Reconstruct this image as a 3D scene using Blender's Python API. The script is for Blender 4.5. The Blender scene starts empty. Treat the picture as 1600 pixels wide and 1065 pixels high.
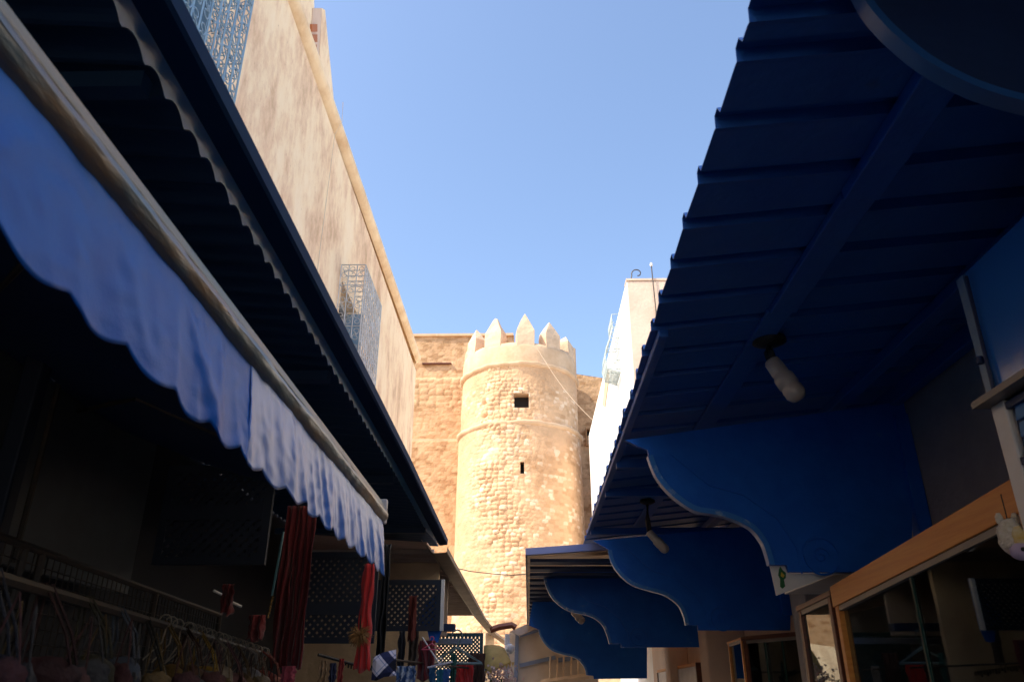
import bpy, bmesh, math, random
import numpy as np
from mathutils import Vector, Matrix, noise
R = math.radians
random.seed(7)
rng = np.random.default_rng(7)
S = bpy.context.scene
COL = S.collection

# ------------------------------------------------------------------ camera
PIT, YAW, CZ, FPX = R(24.4), R(1.1), 1.6, 1220.0
cd = bpy.data.cameras.new('camera'); cam = bpy.data.objects.new('camera', cd); COL.objects.link(cam)
cam.location = (0, 0, CZ); cam.rotation_euler = (R(90) + PIT, 0, YAW)
cd.sensor_width = 36.0; cd.lens = 36.0 * FPX / 1600; cd.clip_start = 0.05; cd.clip_end = 3000
cd.dof.use_dof = True; cd.dof.focus_distance = 34.0; cd.dof.aperture_fstop = 8.0
S.camera = cam

# ------------------------------------------------------------------ light
SUN_EL, SUN_AZ = 48.0, 66.0          # azimuth: degrees to the left of straight behind the camera
az = R(180 + SUN_AZ)                 # compass azimuth (0 = +Y, clockwise)
sdir = Vector((math.sin(az) * math.cos(R(SUN_EL)), math.cos(az) * math.cos(R(SUN_EL)), math.sin(R(SUN_EL))))
W = bpy.data.worlds.new("World"); S.world = W; W.use_nodes = True
wn = W.node_tree.nodes; wl = W.node_tree.links
bgn = wn['Background']
sky = wn.new('ShaderNodeTexSky'); sky.sky_type = 'NISHITA'; sky.sun_disc = False
sky.sun_elevation = R(SUN_EL); sky.sun_rotation = az
sky.altitude = 0; sky.air_density = 1.0; sky.dust_density = 1.8; sky.ozone_density = 1.8
wl.new(sky.outputs[0], bgn.inputs[0]); bgn.inputs[1].default_value = 0.15
sl = bpy.data.lights.new('sun', 'SUN'); sl.energy = 2.7; sl.angle = R(0.5); sl.color = (1.0, 0.93, 0.80)
so = bpy.data.objects.new('sun', sl); COL.objects.link(so); so.location = sdir * 50
so.rotation_euler = sdir.to_track_quat('Z', 'Y').to_euler()
S.view_settings.view_transform = 'Standard'; S.view_settings.look = 'None'
S.view_settings.exposure = 1.12; S.view_settings.gamma = 1.0
S.cycles.max_bounces = 8; S.cycles.diffuse_bounces = 5; S.cycles.transparent_max_bounces = 12
S.cycles.use_denoising = True

# ------------------------------------------------------------------ helpers
def ray(px, py):
    u = (px - 800) / FPX; v = (532.5 - py) / FPX
    c, s = math.cos(PIT), math.sin(PIT)
    y = c - v * s; z = s + v * c; cy, sy = math.cos(YAW), math.sin(YAW)
    return Vector((u * cy - y * sy, u * sy + y * cy, z))
def at(px, py, ax, val):
    d = ray(px, py); o = Vector((0, 0, CZ)); i = 'xyz'.index(ax)
    return o + d * ((val - o[i]) / d[i])

def mat(name, col, rough=0.7, metal=0.0, col2=None, scale=5.0, bump=0.0, bscale=None, spec=0.5, stretch=(1, 1, 1),
        detail=6, lo=0.35, hi=0.65, coat=0.0, sheen=0.0, col3=None):
    m = bpy.data.materials.new(name); m.use_nodes = True
    n, l = m.node_tree.nodes, m.node_tree.links; b = n['Principled BSDF']
    b.inputs['Base Color'].default_value = (*col, 1); b.inputs['Roughness'].default_value = rough
    b.inputs['Metallic'].default_value = metal; b.inputs['Specular IOR Level'].default_value = spec
    b.inputs['Coat Weight'].default_value = coat; b.inputs['Coat Roughness'].default_value = 0.15
    b.inputs['Sheen Weight'].default_value = sheen
    tc = n.new('ShaderNodeTexCoord'); mp = n.new('ShaderNodeMapping'); mp.inputs['Scale'].default_value = stretch
    l.new(tc.outputs['Object'], mp.inputs[0])
    if col2:
        t = n.new('ShaderNodeTexNoise'); t.inputs['Scale'].default_value = scale; t.inputs['Detail'].default_value = detail
        t.inputs['Roughness'].default_value = 0.62
        l.new(mp.outputs[0], t.inputs['Vector'])
        r = n.new('ShaderNodeValToRGB'); r.color_ramp.elements[0].position = lo; r.color_ramp.elements[1].position = hi
        r.color_ramp.elements[0].color = (*col, 1); r.color_ramp.elements[1].color = (*col2, 1)
        if col3:
            e = r.color_ramp.elements.new(min(0.98, hi + 0.12)); e.color = (*col3, 1)
        l.new(t.outputs['Fac'], r.inputs[0]); l.new(r.outputs[0], b.inputs['Base Color'])
    if bump:
        t2 = n.new('ShaderNodeTexNoise'); t2.inputs['Scale'].default_value = bscale or scale * 4; t2.inputs['Detail'].default_value = 5
        l.new(mp.outputs[0], t2.inputs['Vector'])
        bp = n.new('ShaderNodeBump'); bp.inputs['Strength'].default_value = bump; bp.inputs['Distance'].default_value = 0.02
        l.new(t2.outputs['Fac'], bp.inputs['Height']); l.new(bp.outputs[0], b.inputs['Normal'])
    return m

M = {}
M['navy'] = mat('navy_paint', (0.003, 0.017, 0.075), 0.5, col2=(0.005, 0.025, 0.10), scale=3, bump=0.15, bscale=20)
M['sheet'] = mat('sheet_paint', (0.005, 0.095, 0.42), 0.5, col2=(0.012, 0.12, 0.45), scale=2.5, bump=0.2, bscale=22, detail=10, lo=.4, hi=.66, col3=(.05, .07, .12))
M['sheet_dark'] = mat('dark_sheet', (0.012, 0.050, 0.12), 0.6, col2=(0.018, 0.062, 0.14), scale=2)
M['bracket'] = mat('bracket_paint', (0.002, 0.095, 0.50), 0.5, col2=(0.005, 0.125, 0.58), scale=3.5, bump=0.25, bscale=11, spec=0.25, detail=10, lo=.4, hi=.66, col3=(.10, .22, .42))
M['rim'] = mat('sky_lit_rim', (0.02, 0.16, 0.52), 0.35, col2=(0.32, 0.42, 0.55), scale=14, lo=0.55, hi=0.72)  # lighter blue paints the sky-catching edge; pale flecks are paint chips
M['fascia'] = mat('fascia_sheet', (0.10, 0.42, 0.80), 0.5, col2=(0.08, 0.34, 0.66), scale=3)
M['fascia_worn'] = mat('worn_fascia', (0.66, 0.58, 0.50), 0.6, col2=(0.20, 0.15, 0.10), scale=5, metal=0.0)
M['cream_sheet'] = mat('cream_sheet', (0.55, 0.46, 0.40), 0.6, col2=(0.40, 0.32, 0.27), scale=3)
M['vinyl'] = mat('vinyl', (0.004, 0.10, 0.52), 0.45, col2=(0.012, 0.14, 0.59), scale=3, bump=0.05, bscale=120, spec=0.20)
M['vinyl2'] = mat('sheen_vinyl', (0.03, 0.15, 0.57), 0.36, col2=(0.11, 0.23, 0.61), scale=3, bump=0.05, bscale=120, spec=0.8, stretch=(1, 1, .2), lo=.4, hi=.6)  # paler blue paints grazing sheen onto the same blue cloth
M['rail'] = mat('rail_cloth', (0.07, 0.11, 0.14), 0.35, col2=(0.26, 0.16, 0.08), scale=7, lo=0.45, hi=0.62, bump=0.3, bscale=40, stretch=(1, .25, 1), spec=0.7)
M['white_vinyl'] = mat('white_vinyl', (0.62, 0.60, 0.62), 0.35, col2=(0.45, 0.42, 0.42), scale=6, bump=0.2)
M['plaster_dirty'] = None
M['white'] = mat('white_wash', (0.86, 0.85, 0.82), 0.8, col2=(0.80, 0.78, 0.73), scale=2, bump=0.3, bscale=12)
M['pink_plaster'] = mat('pink_plaster', (0.74, 0.55, 0.42), 0.85, col2=(0.60, 0.42, 0.31), scale=1.3, bump=0.5, bscale=14, lo=.4, hi=.75)
M['cream'] = mat('cream_plaster', (0.78, 0.60, 0.40), 0.85, col2=(0.54, 0.38, 0.24), scale=2, bump=0.4, bscale=18)
M['grey_wall'] = mat('grey_wall', (0.36, 0.33, 0.32), 0.8, col2=(0.29, 0.27, 0.28), scale=3, bump=0.3, bscale=20)
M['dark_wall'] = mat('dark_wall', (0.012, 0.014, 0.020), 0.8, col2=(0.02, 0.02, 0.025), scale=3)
M['interior'] = mat('interior_panel', (0.07, 0.08, 0.085), 0.55, col2=(0.05, 0.055, 0.06), scale=4)
M['iron'] = mat('pale_iron', (0.28, 0.42, 0.54), 0.5, col2=(0.20, 0.34, 0.48), scale=8)
M['iron_grey'] = mat('grey_iron', (0.62, 0.64, 0.66), 0.55, col2=(0.46, 0.45, 0.44), scale=8)
M['iron_white'] = mat('white_iron', (0.42, 0.48, 0.46), 0.5)
M['wood'] = mat('orange_wood', (0.60, 0.20, 0.03), 0.42, col2=(0.70, 0.28, 0.05), scale=6, stretch=(3, .4, 9), bump=0.1)
M['red_wood'] = mat('red_wood', (0.16, 0.045, 0.02), 0.4, col2=(0.10, 0.03, 0.015), scale=6, stretch=(1, 1, 6))
M['alu'] = mat('dull_aluminium', (0.22, 0.20, 0.19), 0.45, metal=0.5)
M['dark_navy'] = mat('dark_navy', (0.004, 0.010, 0.028), 0.65, col2=(0.007, 0.014, 0.035), scale=4)
M['black'] = mat('black', (0.012, 0.012, 0.014), 0.6)
M['void'] = mat('deep_opening', (0.02, 0.018, 0.018), 0.9)
M['brown_iron'] = mat('rusty_iron', (0.06, 0.035, 0.022), 0.6, col2=(0.03, 0.025, 0.02), scale=20)
M['red'] = mat('red_cloth', (0.16, 0.004, 0.008), 0.85, col2=(0.10, 0.003, 0.006), scale=5, sheen=0.3, bump=.2, bscale=60)
M['bright_red'] = mat('bright_red_cloth', (0.62, 0.02, 0.015), 0.8, col2=(0.5, 0.012, 0.012), scale=5, sheen=0.3)
M['lav'] = mat('plastic_lavender', (0.6, 0.55, 0.62), 0.4)
M['terra'] = mat('red_brick', (0.45, 0.16, 0.07), 0.9)
M['lamp'] = mat('bulb_glass', (0.40, 0.37, 0.35), 0.3, coat=0.3)
M['ropec'] = mat('pale_cable', (0.72, 0.60, 0.46), 0.7)
M['ground'] = mat('paving', (0.34, 0.30, 0.26), 0.85, col2=(0.22, 0.19, 0.16), scale=4, bump=0.6, bscale=9)
M['white_frame'] = mat('white_gloss_paint', (0.75, 0.73, 0.72), 0.4, col2=(0.66, 0.62, 0.60), scale=4)
M['blue_gloss'] = mat('blue_gloss_paint', (0.02, 0.17, 0.62), 0.16, spec=0.8, coat=1.0, bump=0.10, bscale=3)
M['blue_light'] = mat('blue_slat_paint', (0.05, 0.19, 0.45), 0.4)
M['hinge_blue'] = mat('hinge_blue_paint', (0.10, 0.22, 0.42), 0.35, col2=(.2, .3, .42), scale=9)
M['yellow_cloth'] = mat('yellow_canvas', (0.66, 0.42, 0.12), 0.8, col2=(0.50, 0.30, 0.08), scale=7, stretch=(1, 1, .3))
M['bluegrey'] = mat('bluegrey_paint', (0.20, 0.25, 0.36), 0.6)

def plaster_facade():
    m = bpy.data.materials.new('weathered_plaster'); m.use_nodes = True
    n, l = m.node_tree.nodes, m.node_tree.links; b = n['Principled BSDF']; b.inputs['Roughness'].default_value = 0.9
    tc = n.new('ShaderNodeTexCoord')
    def nz(scale, st, det=8, rough=.6):
        mp = n.new('ShaderNodeMapping'); mp.inputs['Scale'].default_value = st; l.new(tc.outputs['Object'], mp.inputs[0])
        t = n.new('ShaderNodeTexNoise'); t.inputs['Scale'].default_value = scale; t.inputs['Detail'].default_value = det
        t.inputs['Roughness'].default_value = rough; l.new(mp.outputs[0], t.inputs['Vector']); return t.outputs['Fac']
    a = nz(1.6, (1, 1.2, .6)); c = nz(8, (1, 1.2, .62), 10, .75)
    mx = n.new('ShaderNodeMath'); mx.operation = 'MULTIPLY_ADD'; l.new(c, mx.inputs[0]); mx.inputs[1].default_value = 0.55; l.new(a, mx.inputs[2])
    r = n.new('ShaderNodeValToRGB'); e = r.color_ramp.elements
    e[0].position = .62; e[0].color = (.98, .78, .54, 1); e[1].position = 1.02 if False else 1.0; e[1].color = (.62, .40, .24, 1)
    k = e.new(.74); k.color = (.95, .73, .48, 1); k = e.new(.86); k.color = (.82, .57, .37, 1)
    l.new(mx.outputs[0], r.inputs[0])
    v = nz(26, (1, 1, .8), 4)
    r2 = n.new('ShaderNodeValToRGB'); r2.color_ramp.elements[0].position = .66; r2.color_ramp.elements[1].position = .74
    r2.color_ramp.elements[0].color = (1, 1, 1, 1); r2.color_ramp.elements[1].color = (.62, .55, .5, 1); l.new(v, r2.inputs[0])
    mm = n.new('ShaderNodeMix'); mm.data_type = 'RGBA'; mm.blend_type = 'MULTIPLY'; mm.inputs[0].default_value = .7
    l.new(r.outputs[0], mm.inputs[6]); l.new(r2.outputs[0], mm.inputs[7]); l.new(mm.outputs[2], b.inputs['Base Color'])
    bp = n.new('ShaderNodeBump'); bp.inputs['Strength'].default_value = .6; bp.inputs['Distance'].default_value = .03
    l.new(mx.outputs[0], bp.inputs['Height']); l.new(bp.outputs[0], b.inputs['Normal'])
    return m
M['facade'] = plaster_facade()
M['facade_trim'] = mat('ochre_cornice', (0.95, 0.73, 0.47), 0.85, col2=(0.70, 0.45, 0.24), scale=2.5, bump=.4, bscale=15, lo=.4, hi=.75)

def stone_mat(name, base, hi, mortar, dark):
    m = bpy.data.materials.new(name); m.use_nodes = True
    n, l = m.node_tree.nodes, m.node_tree.links; b = n['Principled BSDF']; b.inputs['Roughness'].default_value = 0.92
    av = n.new('ShaderNodeAttribute'); av.attribute_name = 'stone'; ae = n.new('ShaderNodeAttribute'); ae.attribute_name = 'joint'
    tc = n.new('ShaderNodeTexCoord')
    t = n.new('ShaderNodeTexNoise'); t.inputs['Scale'].default_value = .9; t.inputs['Detail'].default_value = 8; l.new(tc.outputs['Object'], t.inputs['Vector'])
    t3 = n.new('ShaderNodeTexNoise'); t3.inputs['Scale'].default_value = 14; t3.inputs['Detail'].default_value = 6; l.new(tc.outputs['Object'], t3.inputs['Vector'])
    r = n.new('ShaderNodeValToRGB'); e = r.color_ramp.elements
    e[0].position = 0; e[0].color = (*dark, 1); e[1].position = 1; e[1].color = (*hi, 1)
    k = e.new(.3); k.color = (*base, 1); k = e.new(.7); k.color = (*[x * 1.12 for x in base], 1)
    l.new(av.outputs['Fac'], r.inputs[0])
    m1 = n.new('ShaderNodeMix'); m1.data_type = 'RGBA'; l.new(ae.outputs['Fac'], m1.inputs[0]); l.new(r.outputs[0], m1.inputs[6]); m1.inputs[7].default_value = (*mortar, 1)
    r2 = n.new('ShaderNodeValToRGB'); r2.color_ramp.elements[0].position = .3; r2.color_ramp.elements[1].position = .75
    r2.color_ramp.elements[0].color = (.82, .76, .68, 1); r2.color_ramp.elements[1].color = (1.12, 1.1, 1.05, 1); l.new(t.outputs['Fac'], r2.inputs[0])
    m2 = n.new('ShaderNodeMix'); m2.data_type = 'RGBA'; m2.blend_type = 'MULTIPLY'; m2.inputs[0].default_value = 1; l.new(m1.outputs[2], m2.inputs[6]); l.new(r2.outputs[0], m2.inputs[7])
    l.new(m2.outputs[2], b.inputs['Base Color'])
    bp = n.new('ShaderNodeBump'); bp.inputs['Strength'].default_value = .5; bp.inputs['Distance'].default_value = .05
    l.new(t3.outputs['Fac'], bp.inputs['Height']); l.new(bp.outputs[0], b.inputs['Normal'])
    return m
M['stone'] = stone_mat('tower_stone', (.68, .44, .265), (.88, .70, .52), (.66, .42, .25), (.58, .35, .19))
M['stone_keep'] = stone_mat('fortress_stone', (.62, .40, .235), (.68, .47, .28), (.52, .32, .16), (.42, .23, .11))
M['render'] = mat('sandy_render', (.74, .51, .32), .9, col2=(.62, .40, .23), scale=1.6, bump=.6, bscale=9, col3=(.78, .58, .38))

M['merlon_render'] = mat('weathered_render', (.74, .52, .34), .9, col2=(.52, .35, .22), scale=3.2, bump=.8, bscale=7, lo=.45, hi=.8, detail=9)
def glass(name, tint=(.85, .95, .93), k=.14):
    m = bpy.data.materials.new(name); m.use_nodes = True; n, l = m.node_tree.nodes, m.node_tree.links
    n.remove(n['Principled BSDF']); o = n['Material Output']
    a = n.new('ShaderNodeBsdfTransparent'); a.inputs[0].default_value = (*tint, 1)
    g = n.new('ShaderNodeBsdfGlossy'); g.inputs['Roughness'].default_value = .02; g.inputs[0].default_value = (.95, 1, .98, 1)
    fr = n.new('ShaderNodeFresnel'); fr.inputs[0].default_value = 1.58
    ad = n.new('ShaderNodeMath'); ad.operation = 'MULTIPLY_ADD'; ad.inputs[1].default_value = 1.0; ad.inputs[2].default_value = k; ad.use_clamp = True
    l.new(fr.outputs[0], ad.inputs[0]); mx = n.new('ShaderNodeMixShader'); l.new(ad.outputs[0], mx.inputs[0]); l.new(a.outputs[0], mx.inputs[1]); l.new(g.outputs[0], mx.inputs[2])
    l.new(mx.outputs[0], o.inputs[0]); return m
M['glass'] = glass('shop_glass', (.78, .88, .84), .02)
M['dark_glass'] = mat('dark_window_glass', (.03, .04, .05), .08, spec=.8)

m_ = bpy.data.materials.new('fibre_sheet'); m_.use_nodes = True; n_, l_ = m_.node_tree.nodes, m_.node_tree.links; n_.remove(n_['Principled BSDF'])
d1_ = n_.new('ShaderNodeBsdfDiffuse'); d1_.inputs[0].default_value = (.72, .62, .52, 1); d2_ = n_.new('ShaderNodeBsdfTranslucent'); d2_.inputs[0].default_value = (.80, .68, .54, 1)
mx_ = n_.new('ShaderNodeMixShader'); mx_.inputs[0].default_value = .45; l_.new(d1_.outputs[0], mx_.inputs[1]); l_.new(d2_.outputs[0], mx_.inputs[2]); l_.new(mx_.outputs[0], n_['Material Output'].inputs[0]); M['fibre'] = m_

class MB:
    """collects shapes in one bmesh"""
    def __init__(s): s.b = bmesh.new()
    def face(s, pts):
        vs = [s.b.verts.new(p) for p in pts]; s.b.faces.new(vs); return s
    def box(s, x0, x1, y0, y1, z0, z1):
        return s.hexa([(x0, y0, z0), (x1, y0, z0), (x1, y1, z0), (x0, y1, z0), (x0, y0, z1), (x1, y0, z1), (x1, y1, z1), (x0, y1, z1)])
    def hexa(s, p):
        v = [s.b.verts.new(q) for q in p]
        for f in ((0, 3, 2, 1), (4, 5, 6, 7), (0, 1, 5, 4), (1, 2, 6, 5), (2, 3, 7, 6), (3, 0, 4, 7)): s.b.faces.new([v[i] for i in f])
        return s
    def prism(s, poly, d):
        """polygon (3-D points) swept by vector d"""
        d = Vector(d); a = [s.b.verts.new(p) for p in poly]; c = [s.b.verts.new(Vector(p) + d) for p in poly]
        s.b.faces.new(a); s.b.faces.new(c[::-1]); n = len(a)
        for i in range(n): s.b.faces.new([a[i], a[(i + 1) % n], c[(i + 1) % n], c[i]])
        return s
    def tube(s, pts, r, n=6, cap=True):
        pts = [Vector(p) for p in pts]; rr = r if isinstance(r, (list, tuple)) else [r] * len(pts); rings = []
        for i, p in enumerate(pts):
            d = (pts[min(i + 1, len(pts) - 1)] - pts[max(i - 1, 0)]).normalized()
            u = d.cross(Vector((0, 0, 1)));
            if u.length < .05: u = d.cross(Vector((1, 0, 0)))
            u.normalize(); w = d.cross(u)
            rings.append([s.b.verts.new(p + (u * math.cos(2 * math.pi * k / n) + w * math.sin(2 * math.pi * k / n)) * rr[i]) for k in range(n)])
        for a, c in zip(rings, rings[1:]):
            for k in range(n): s.b.faces.new([a[k], a[(k + 1) % n], c[(k + 1) % n], c[k]])
        if cap: s.b.faces.new(rings[0][::-1]); s.b.faces.new(rings[-1])
        return s
    def lathe(s, prof, c=(0, 0, 0), n=20, axis=None):
        c = Vector(c); q = Vector((0, 0, 1)).rotation_difference(Vector(axis).normalized()) if axis else None; rings = []
        for r, z in prof:
            ring = []
            for k in range(n):
                v = Vector((r * math.cos(2 * math.pi * k / n), r * math.sin(2 * math.pi * k / n), z))
                if q: v = q @ v
                ring.append(s.b.verts.new(c + v))
            rings.append(ring)
        for a, d in zip(rings, rings[1:]):
            for k in range(n): s.b.faces.new([a[k], a[(k + 1) % n], d[(k + 1) % n], d[k]])
        s.b.faces.new(rings[0][::-1]); s.b.faces.new(rings[-1]); return s
    def grid(s, P, closed=False):
        V = [[s.b.verts.new(p) for p in row] for row in P]
        for a, c in zip(V, V[1:]):
            for k in range(len(a) - 1): s.b.faces.new([a[k], a[k + 1], c[k + 1], c[k]])
        return s
    def build(s, name, m, parent=None, smooth=False, bevel=0, solid=0):
        bmesh.ops.recalc_face_normals(s.b, faces=s.b.faces[:])
        me = bpy.data.meshes.new(name); s.b.to_mesh(me); s.b.free(); me.materials.append(M[m] if isinstance(m, str) else m)
        o = bpy.data.objects.new(name, me); COL.objects.link(o)
        if parent: o.parent = parent; o.matrix_parent_inverse = Matrix.Translation(-Vector(parent.location)) if parent.type == 'EMPTY' else Matrix()
        if parent and parent.type != 'EMPTY': o.matrix_parent_inverse = Matrix()
        if smooth:
            for p in me.polygons: p.use_smooth = True
        if solid:
            md = o.modifiers.new('solid', 'SOLIDIFY'); md.thickness = solid; md.offset = 0
        if bevel:
            md = o.modifiers.new('bevel', 'BEVEL'); md.width = bevel; md.segments = 2; md.limit_method = 'ANGLE'
        return o
def tag(o, label=None, cat=None, group=None, kind=None):
    if label: o['label'] = label
    if cat: o['category'] = cat
    if group: o['group'] = group
    if kind: o['kind'] = kind
    return o
def thing(name, label, cat, loc=(0, 0, 0), group=None):
    o = bpy.data.objects.new(name, None); COL.objects.link(o); o.location = loc; o.empty_display_size = .1
    return tag(o, label, cat, group)
def copy_tree(o, parent=None):
    c = o.copy(); COL.objects.link(c); c.parent = parent; c.matrix_parent_inverse = o.matrix_parent_inverse.copy()
    for ch in o.children: copy_tree(ch, c)
    return c

# ------------------------------------------------------------------ ground
tag(MB().face([(-400, -400, 0), (400, -400, 0), (400, 600, 0), (-400, 600, 0)]).build('ground', mat('dry_ground', (.45, .38, .28), .95, col2=(.36, .30, .22), scale=.2)), kind='structure')
tag(MB().face([(-2.5, -12, .004), (2.4, -12, .004), (2.4, 26, .004), (-2.5, 26, .004)]).build('street_paving', 'ground'), kind='structure')

# ------------------------------------------------------------------ masonry generator
def hsh(a, b):
    v = np.sin(a * 127.1 + b * 311.7) * 43758.5453; return v - np.floor(v)
def vnoise(u, v):
    iu, iv = np.floor(u), np.floor(v); fu, fv = u - iu, v - iv; fu = fu * fu * (3 - 2 * fu); fv = fv * fv * (3 - 2 * fv)
    return (hsh(iu, iv) * (1 - fu) + hsh(iu + 1, iv) * fu) * (1 - fv) + (hsh(iu, iv + 1) * (1 - fu) + hsh(iu + 1, iv + 1) * fu) * fv
def masonry(u, z, rh=.15, cw=.23, seed=0.):
    """roughly coursed rubble over (u, z) in metres: height 0..1, id 0..1, joint mask 0..1"""
    big = vnoise(u * .55 + seed, z * .5 + seed)
    uu = (u + .10 * (vnoise(u * 1.9, z * 1.7 + seed) - .5)) / cw; vv = (z + .12 * (vnoise(u * .9 + seed, z * 1.1) - .5)) / rh
    iu, iv = np.floor(uu), np.floor(vv); F1 = np.full(u.shape, 9.); F2 = F1.copy(); idv = np.zeros(u.shape); sz = np.zeros(u.shape)
    for a in (-1, 0, 1):
        for b in (-1, 0, 1):
            cu, cv = iu + a, iv + b
            pu = cu + .5 + .62 * (hsh(cu + seed, cv) - .5) + .5 * hsh(cv, seed + 1.); pu2 = pu - .25
            pv = cv + .5 + .34 * (hsh(cu + 7.7, cv + seed) - .5)
            wgt = .8 + .45 * hsh(cu + 3., cv + 11. + seed)
            d = (np.maximum(np.abs(uu - pu2) * .95, np.abs(vv - pv)) * .55 + np.sqrt((uu - pu2) ** 2 * .85 + (vv - pv) ** 2) * .45) / wgt
            new = d < F1; F2 = np.where(new, F1, np.minimum(F2, d)); idv = np.where(new, hsh(cu + 1.3, cv + seed + 2.), idv); F1 = np.where(new, d, F1)
    e = F2 - F1; h = np.clip(e / .30, 0, 1); h = h * h * (3 - 2 * h)
    return h * (.45 + .55 * hsh(np.floor(idv * 977), 3.)), idv, 1 - np.clip(e / .13, 0, 1)
def attr_mesh(name, P, idv, joint, m, parent, closed=False):
    ny, nx = P.shape[:2]
    me = bpy.data.meshes.new(name); me.vertices.add(ny * nx); me.vertices.foreach_set('co', P.reshape(-1).astype(np.float32))
    i, j = np.meshgrid(np.arange(ny - 1), np.arange(nx if closed else nx - 1), indexing='ij'); j2 = (j + 1) % nx
    q = np.stack([i * nx + j, i * nx + j2, (i + 1) * nx + j2, (i + 1) * nx + j], -1).reshape(-1, 4)
    me.loops.add(q.size); me.polygons.add(len(q)); me.loops.foreach_set('vertex_index', q.reshape(-1).astype(np.int32))
    me.polygons.foreach_set('loop_start', (np.arange(len(q)) * 4).astype(np.int32))
    me.update(calc_edges=True); me.validate()
    for nm, a in (('stone', idv), ('joint', joint)):
        at_ = me.attributes.new(nm, 'FLOAT', 'POINT'); at_.data.foreach_set('value', a.reshape(-1).astype(np.float32))
    me.materials.append(M[m]); me.polygons.foreach_set('use_smooth', np.ones(len(q), bool))
    o = bpy.data.objects.new(name, me); COL.objects.link(o); o.parent = parent
    return o

# ------------------------------------------------------------------ round tower
TX, TY = -0.27, 30.0
tower = thing('round_tower', 'round sandy stone tower with pointed battlements rising over the end of the street', 'tower')
th = np.linspace(-math.pi, math.pi, 430, endpoint=False); zz = np.arange(0, 13.21, .036)
TH, Z = np.meshgrid(th, zz)                          # th = 0 faces the camera (-Y), positive to +X
Rb = np.where(Z > 10.8, 2.33, 2.42 + (10.8 - Z) * .008)
U = TH * 2.35
h, idv, jt = masonry(U, Z, .135, .21)
hB, iB, jB = masonry(U, Z, .165, .24, 3.)
rough = np.clip((vnoise(U * .8 + 4, Z * .7 + 2) - .25) * 2.2, 0, 1)
thc = np.where(TH > math.pi, TH - 2 * math.pi, TH)
band = np.exp(-((thc + .36 + .10 * np.sin(Z * .9)) / .36) ** 2)
band2 = np.clip(band * (1.15 - .35 * (Z > 12.6)), 0, 1)
plaster = .75 * np.clip((vnoise(U * .45 + 9.3, Z * .5 + 1.7) + .25 * vnoise(U * 3, Z * 3) - .72) * 4, 0, 1) * (1 - band2)
plaster = np.maximum(plaster, np.clip((Z - 12.2) / .6, 0, 1) * (1 - band2) * .9)
sel = band2 > .45 + .3 * (vnoise(U * 2, Z * 2) - .5)
h = np.where(sel, hB, h); idv = np.where(sel, iB * .6 + .35, idv); jt = np.where(sel, jB, jt)
amp = .014 + .075 * band2 * (.25 + .9 * rough) * (.5 + vnoise(U * 2.6 + 8, Z * 2.9))
D = h * amp * (1 - .8 * plaster) + (vnoise(U * 3.1, Z * 2.7) - .5) * .09 * band2 + (vnoise(U * 9, Z * 8) - .5) * .02 + (vnoise(U * .7, Z * .6) - .5) * .07
D -= .12 * np.exp(-(((thc + .62) / .07) ** 2 + ((Z - 11.75) / .12) ** 2)) + .10 * np.exp(-(((thc + .60) / .05) ** 2 + ((Z - 11.2) / .10) ** 2))
jt = jt * (1 - plaster) + plaster * .6
idv = idv * (1 - plaster) + plaster * .55
RR = Rb + D
# openings: cut real holes by dropping faces, line them with reveals
P = np.stack([TX + RR * np.sin(TH), TY - RR * np.cos(TH), Z], -1)
body = attr_mesh('wall', P, idv, jt, 'stone', tower, closed=True)
bm = bmesh.new(); bm.from_mesh(body.data)
def hole(a0, a1, z0, z1):
    d = [f for f in bm.faces if (lambda c: c.y < TY and z0 < c.z < z1 and a0 < c.x < a1)(f.calc_center_median())]
    bmesh.ops.delete(bm, geom=d, context='FACES')
hole(-.46, .10, 11.42, 11.98); hole(-.22, -.09, 8.85, 9.30)
bm.to_mesh(body.data); bm.free()
def reveal(name, x0, x1, z0, z1, yf, dep, p, m='render'):
    w = MB(); t = .06
    w.box(x0 - t, x0, yf, yf + dep, z0 - t, z1 + t); w.box(x1, x1 + t, yf, yf + dep, z0 - t, z1 + t)
    w.box(x0, x1, yf, yf + dep, z1, z1 + t); w.box(x0, x1, yf, yf + dep, z0 - t, z0)
    o = w.build(name, m, p)
    MB().box(x0 - t, x1 + t, yf + dep, yf + dep + .03, z0 - t, z1 + t).build('dark_back', 'void', o)
    return o
reveal('window', -.46, .10, 11.42, 11.98, TY - 2.30, .42, tower)
reveal('arrow_slit', -.22, -.09, 8.85, 9.30, TY - 2.40, .3, tower, 'stone_keep')
def course(z, r, hgt, prot, nm):
    w = MB(); prof = [(r - .05, z - hgt * .2), (r + prot * .5, z), (r + prot, z + hgt * .45), (r + prot * .9, z + hgt * .8), (r + .0, z + hgt), (r - .1, z + hgt)]
    P = []
    for k in range(121):
        a = 2 * math.pi * k / 120; wv = .012 * math.sin(a * 9) + .008 * math.sin(a * 23 + 1)
        P.append([(TX + (q + wv) * math.sin(a), TY - (q + wv) * math.cos(a), zz_ + wv) for q, zz_ in prof])
    return w.grid(P).build(nm, 'render', tower, smooth=True)
course(13.12, 2.33, .18, .11, 'string_course'); course(10.72, 2.40, .20, .12, 'string_course')
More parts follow.
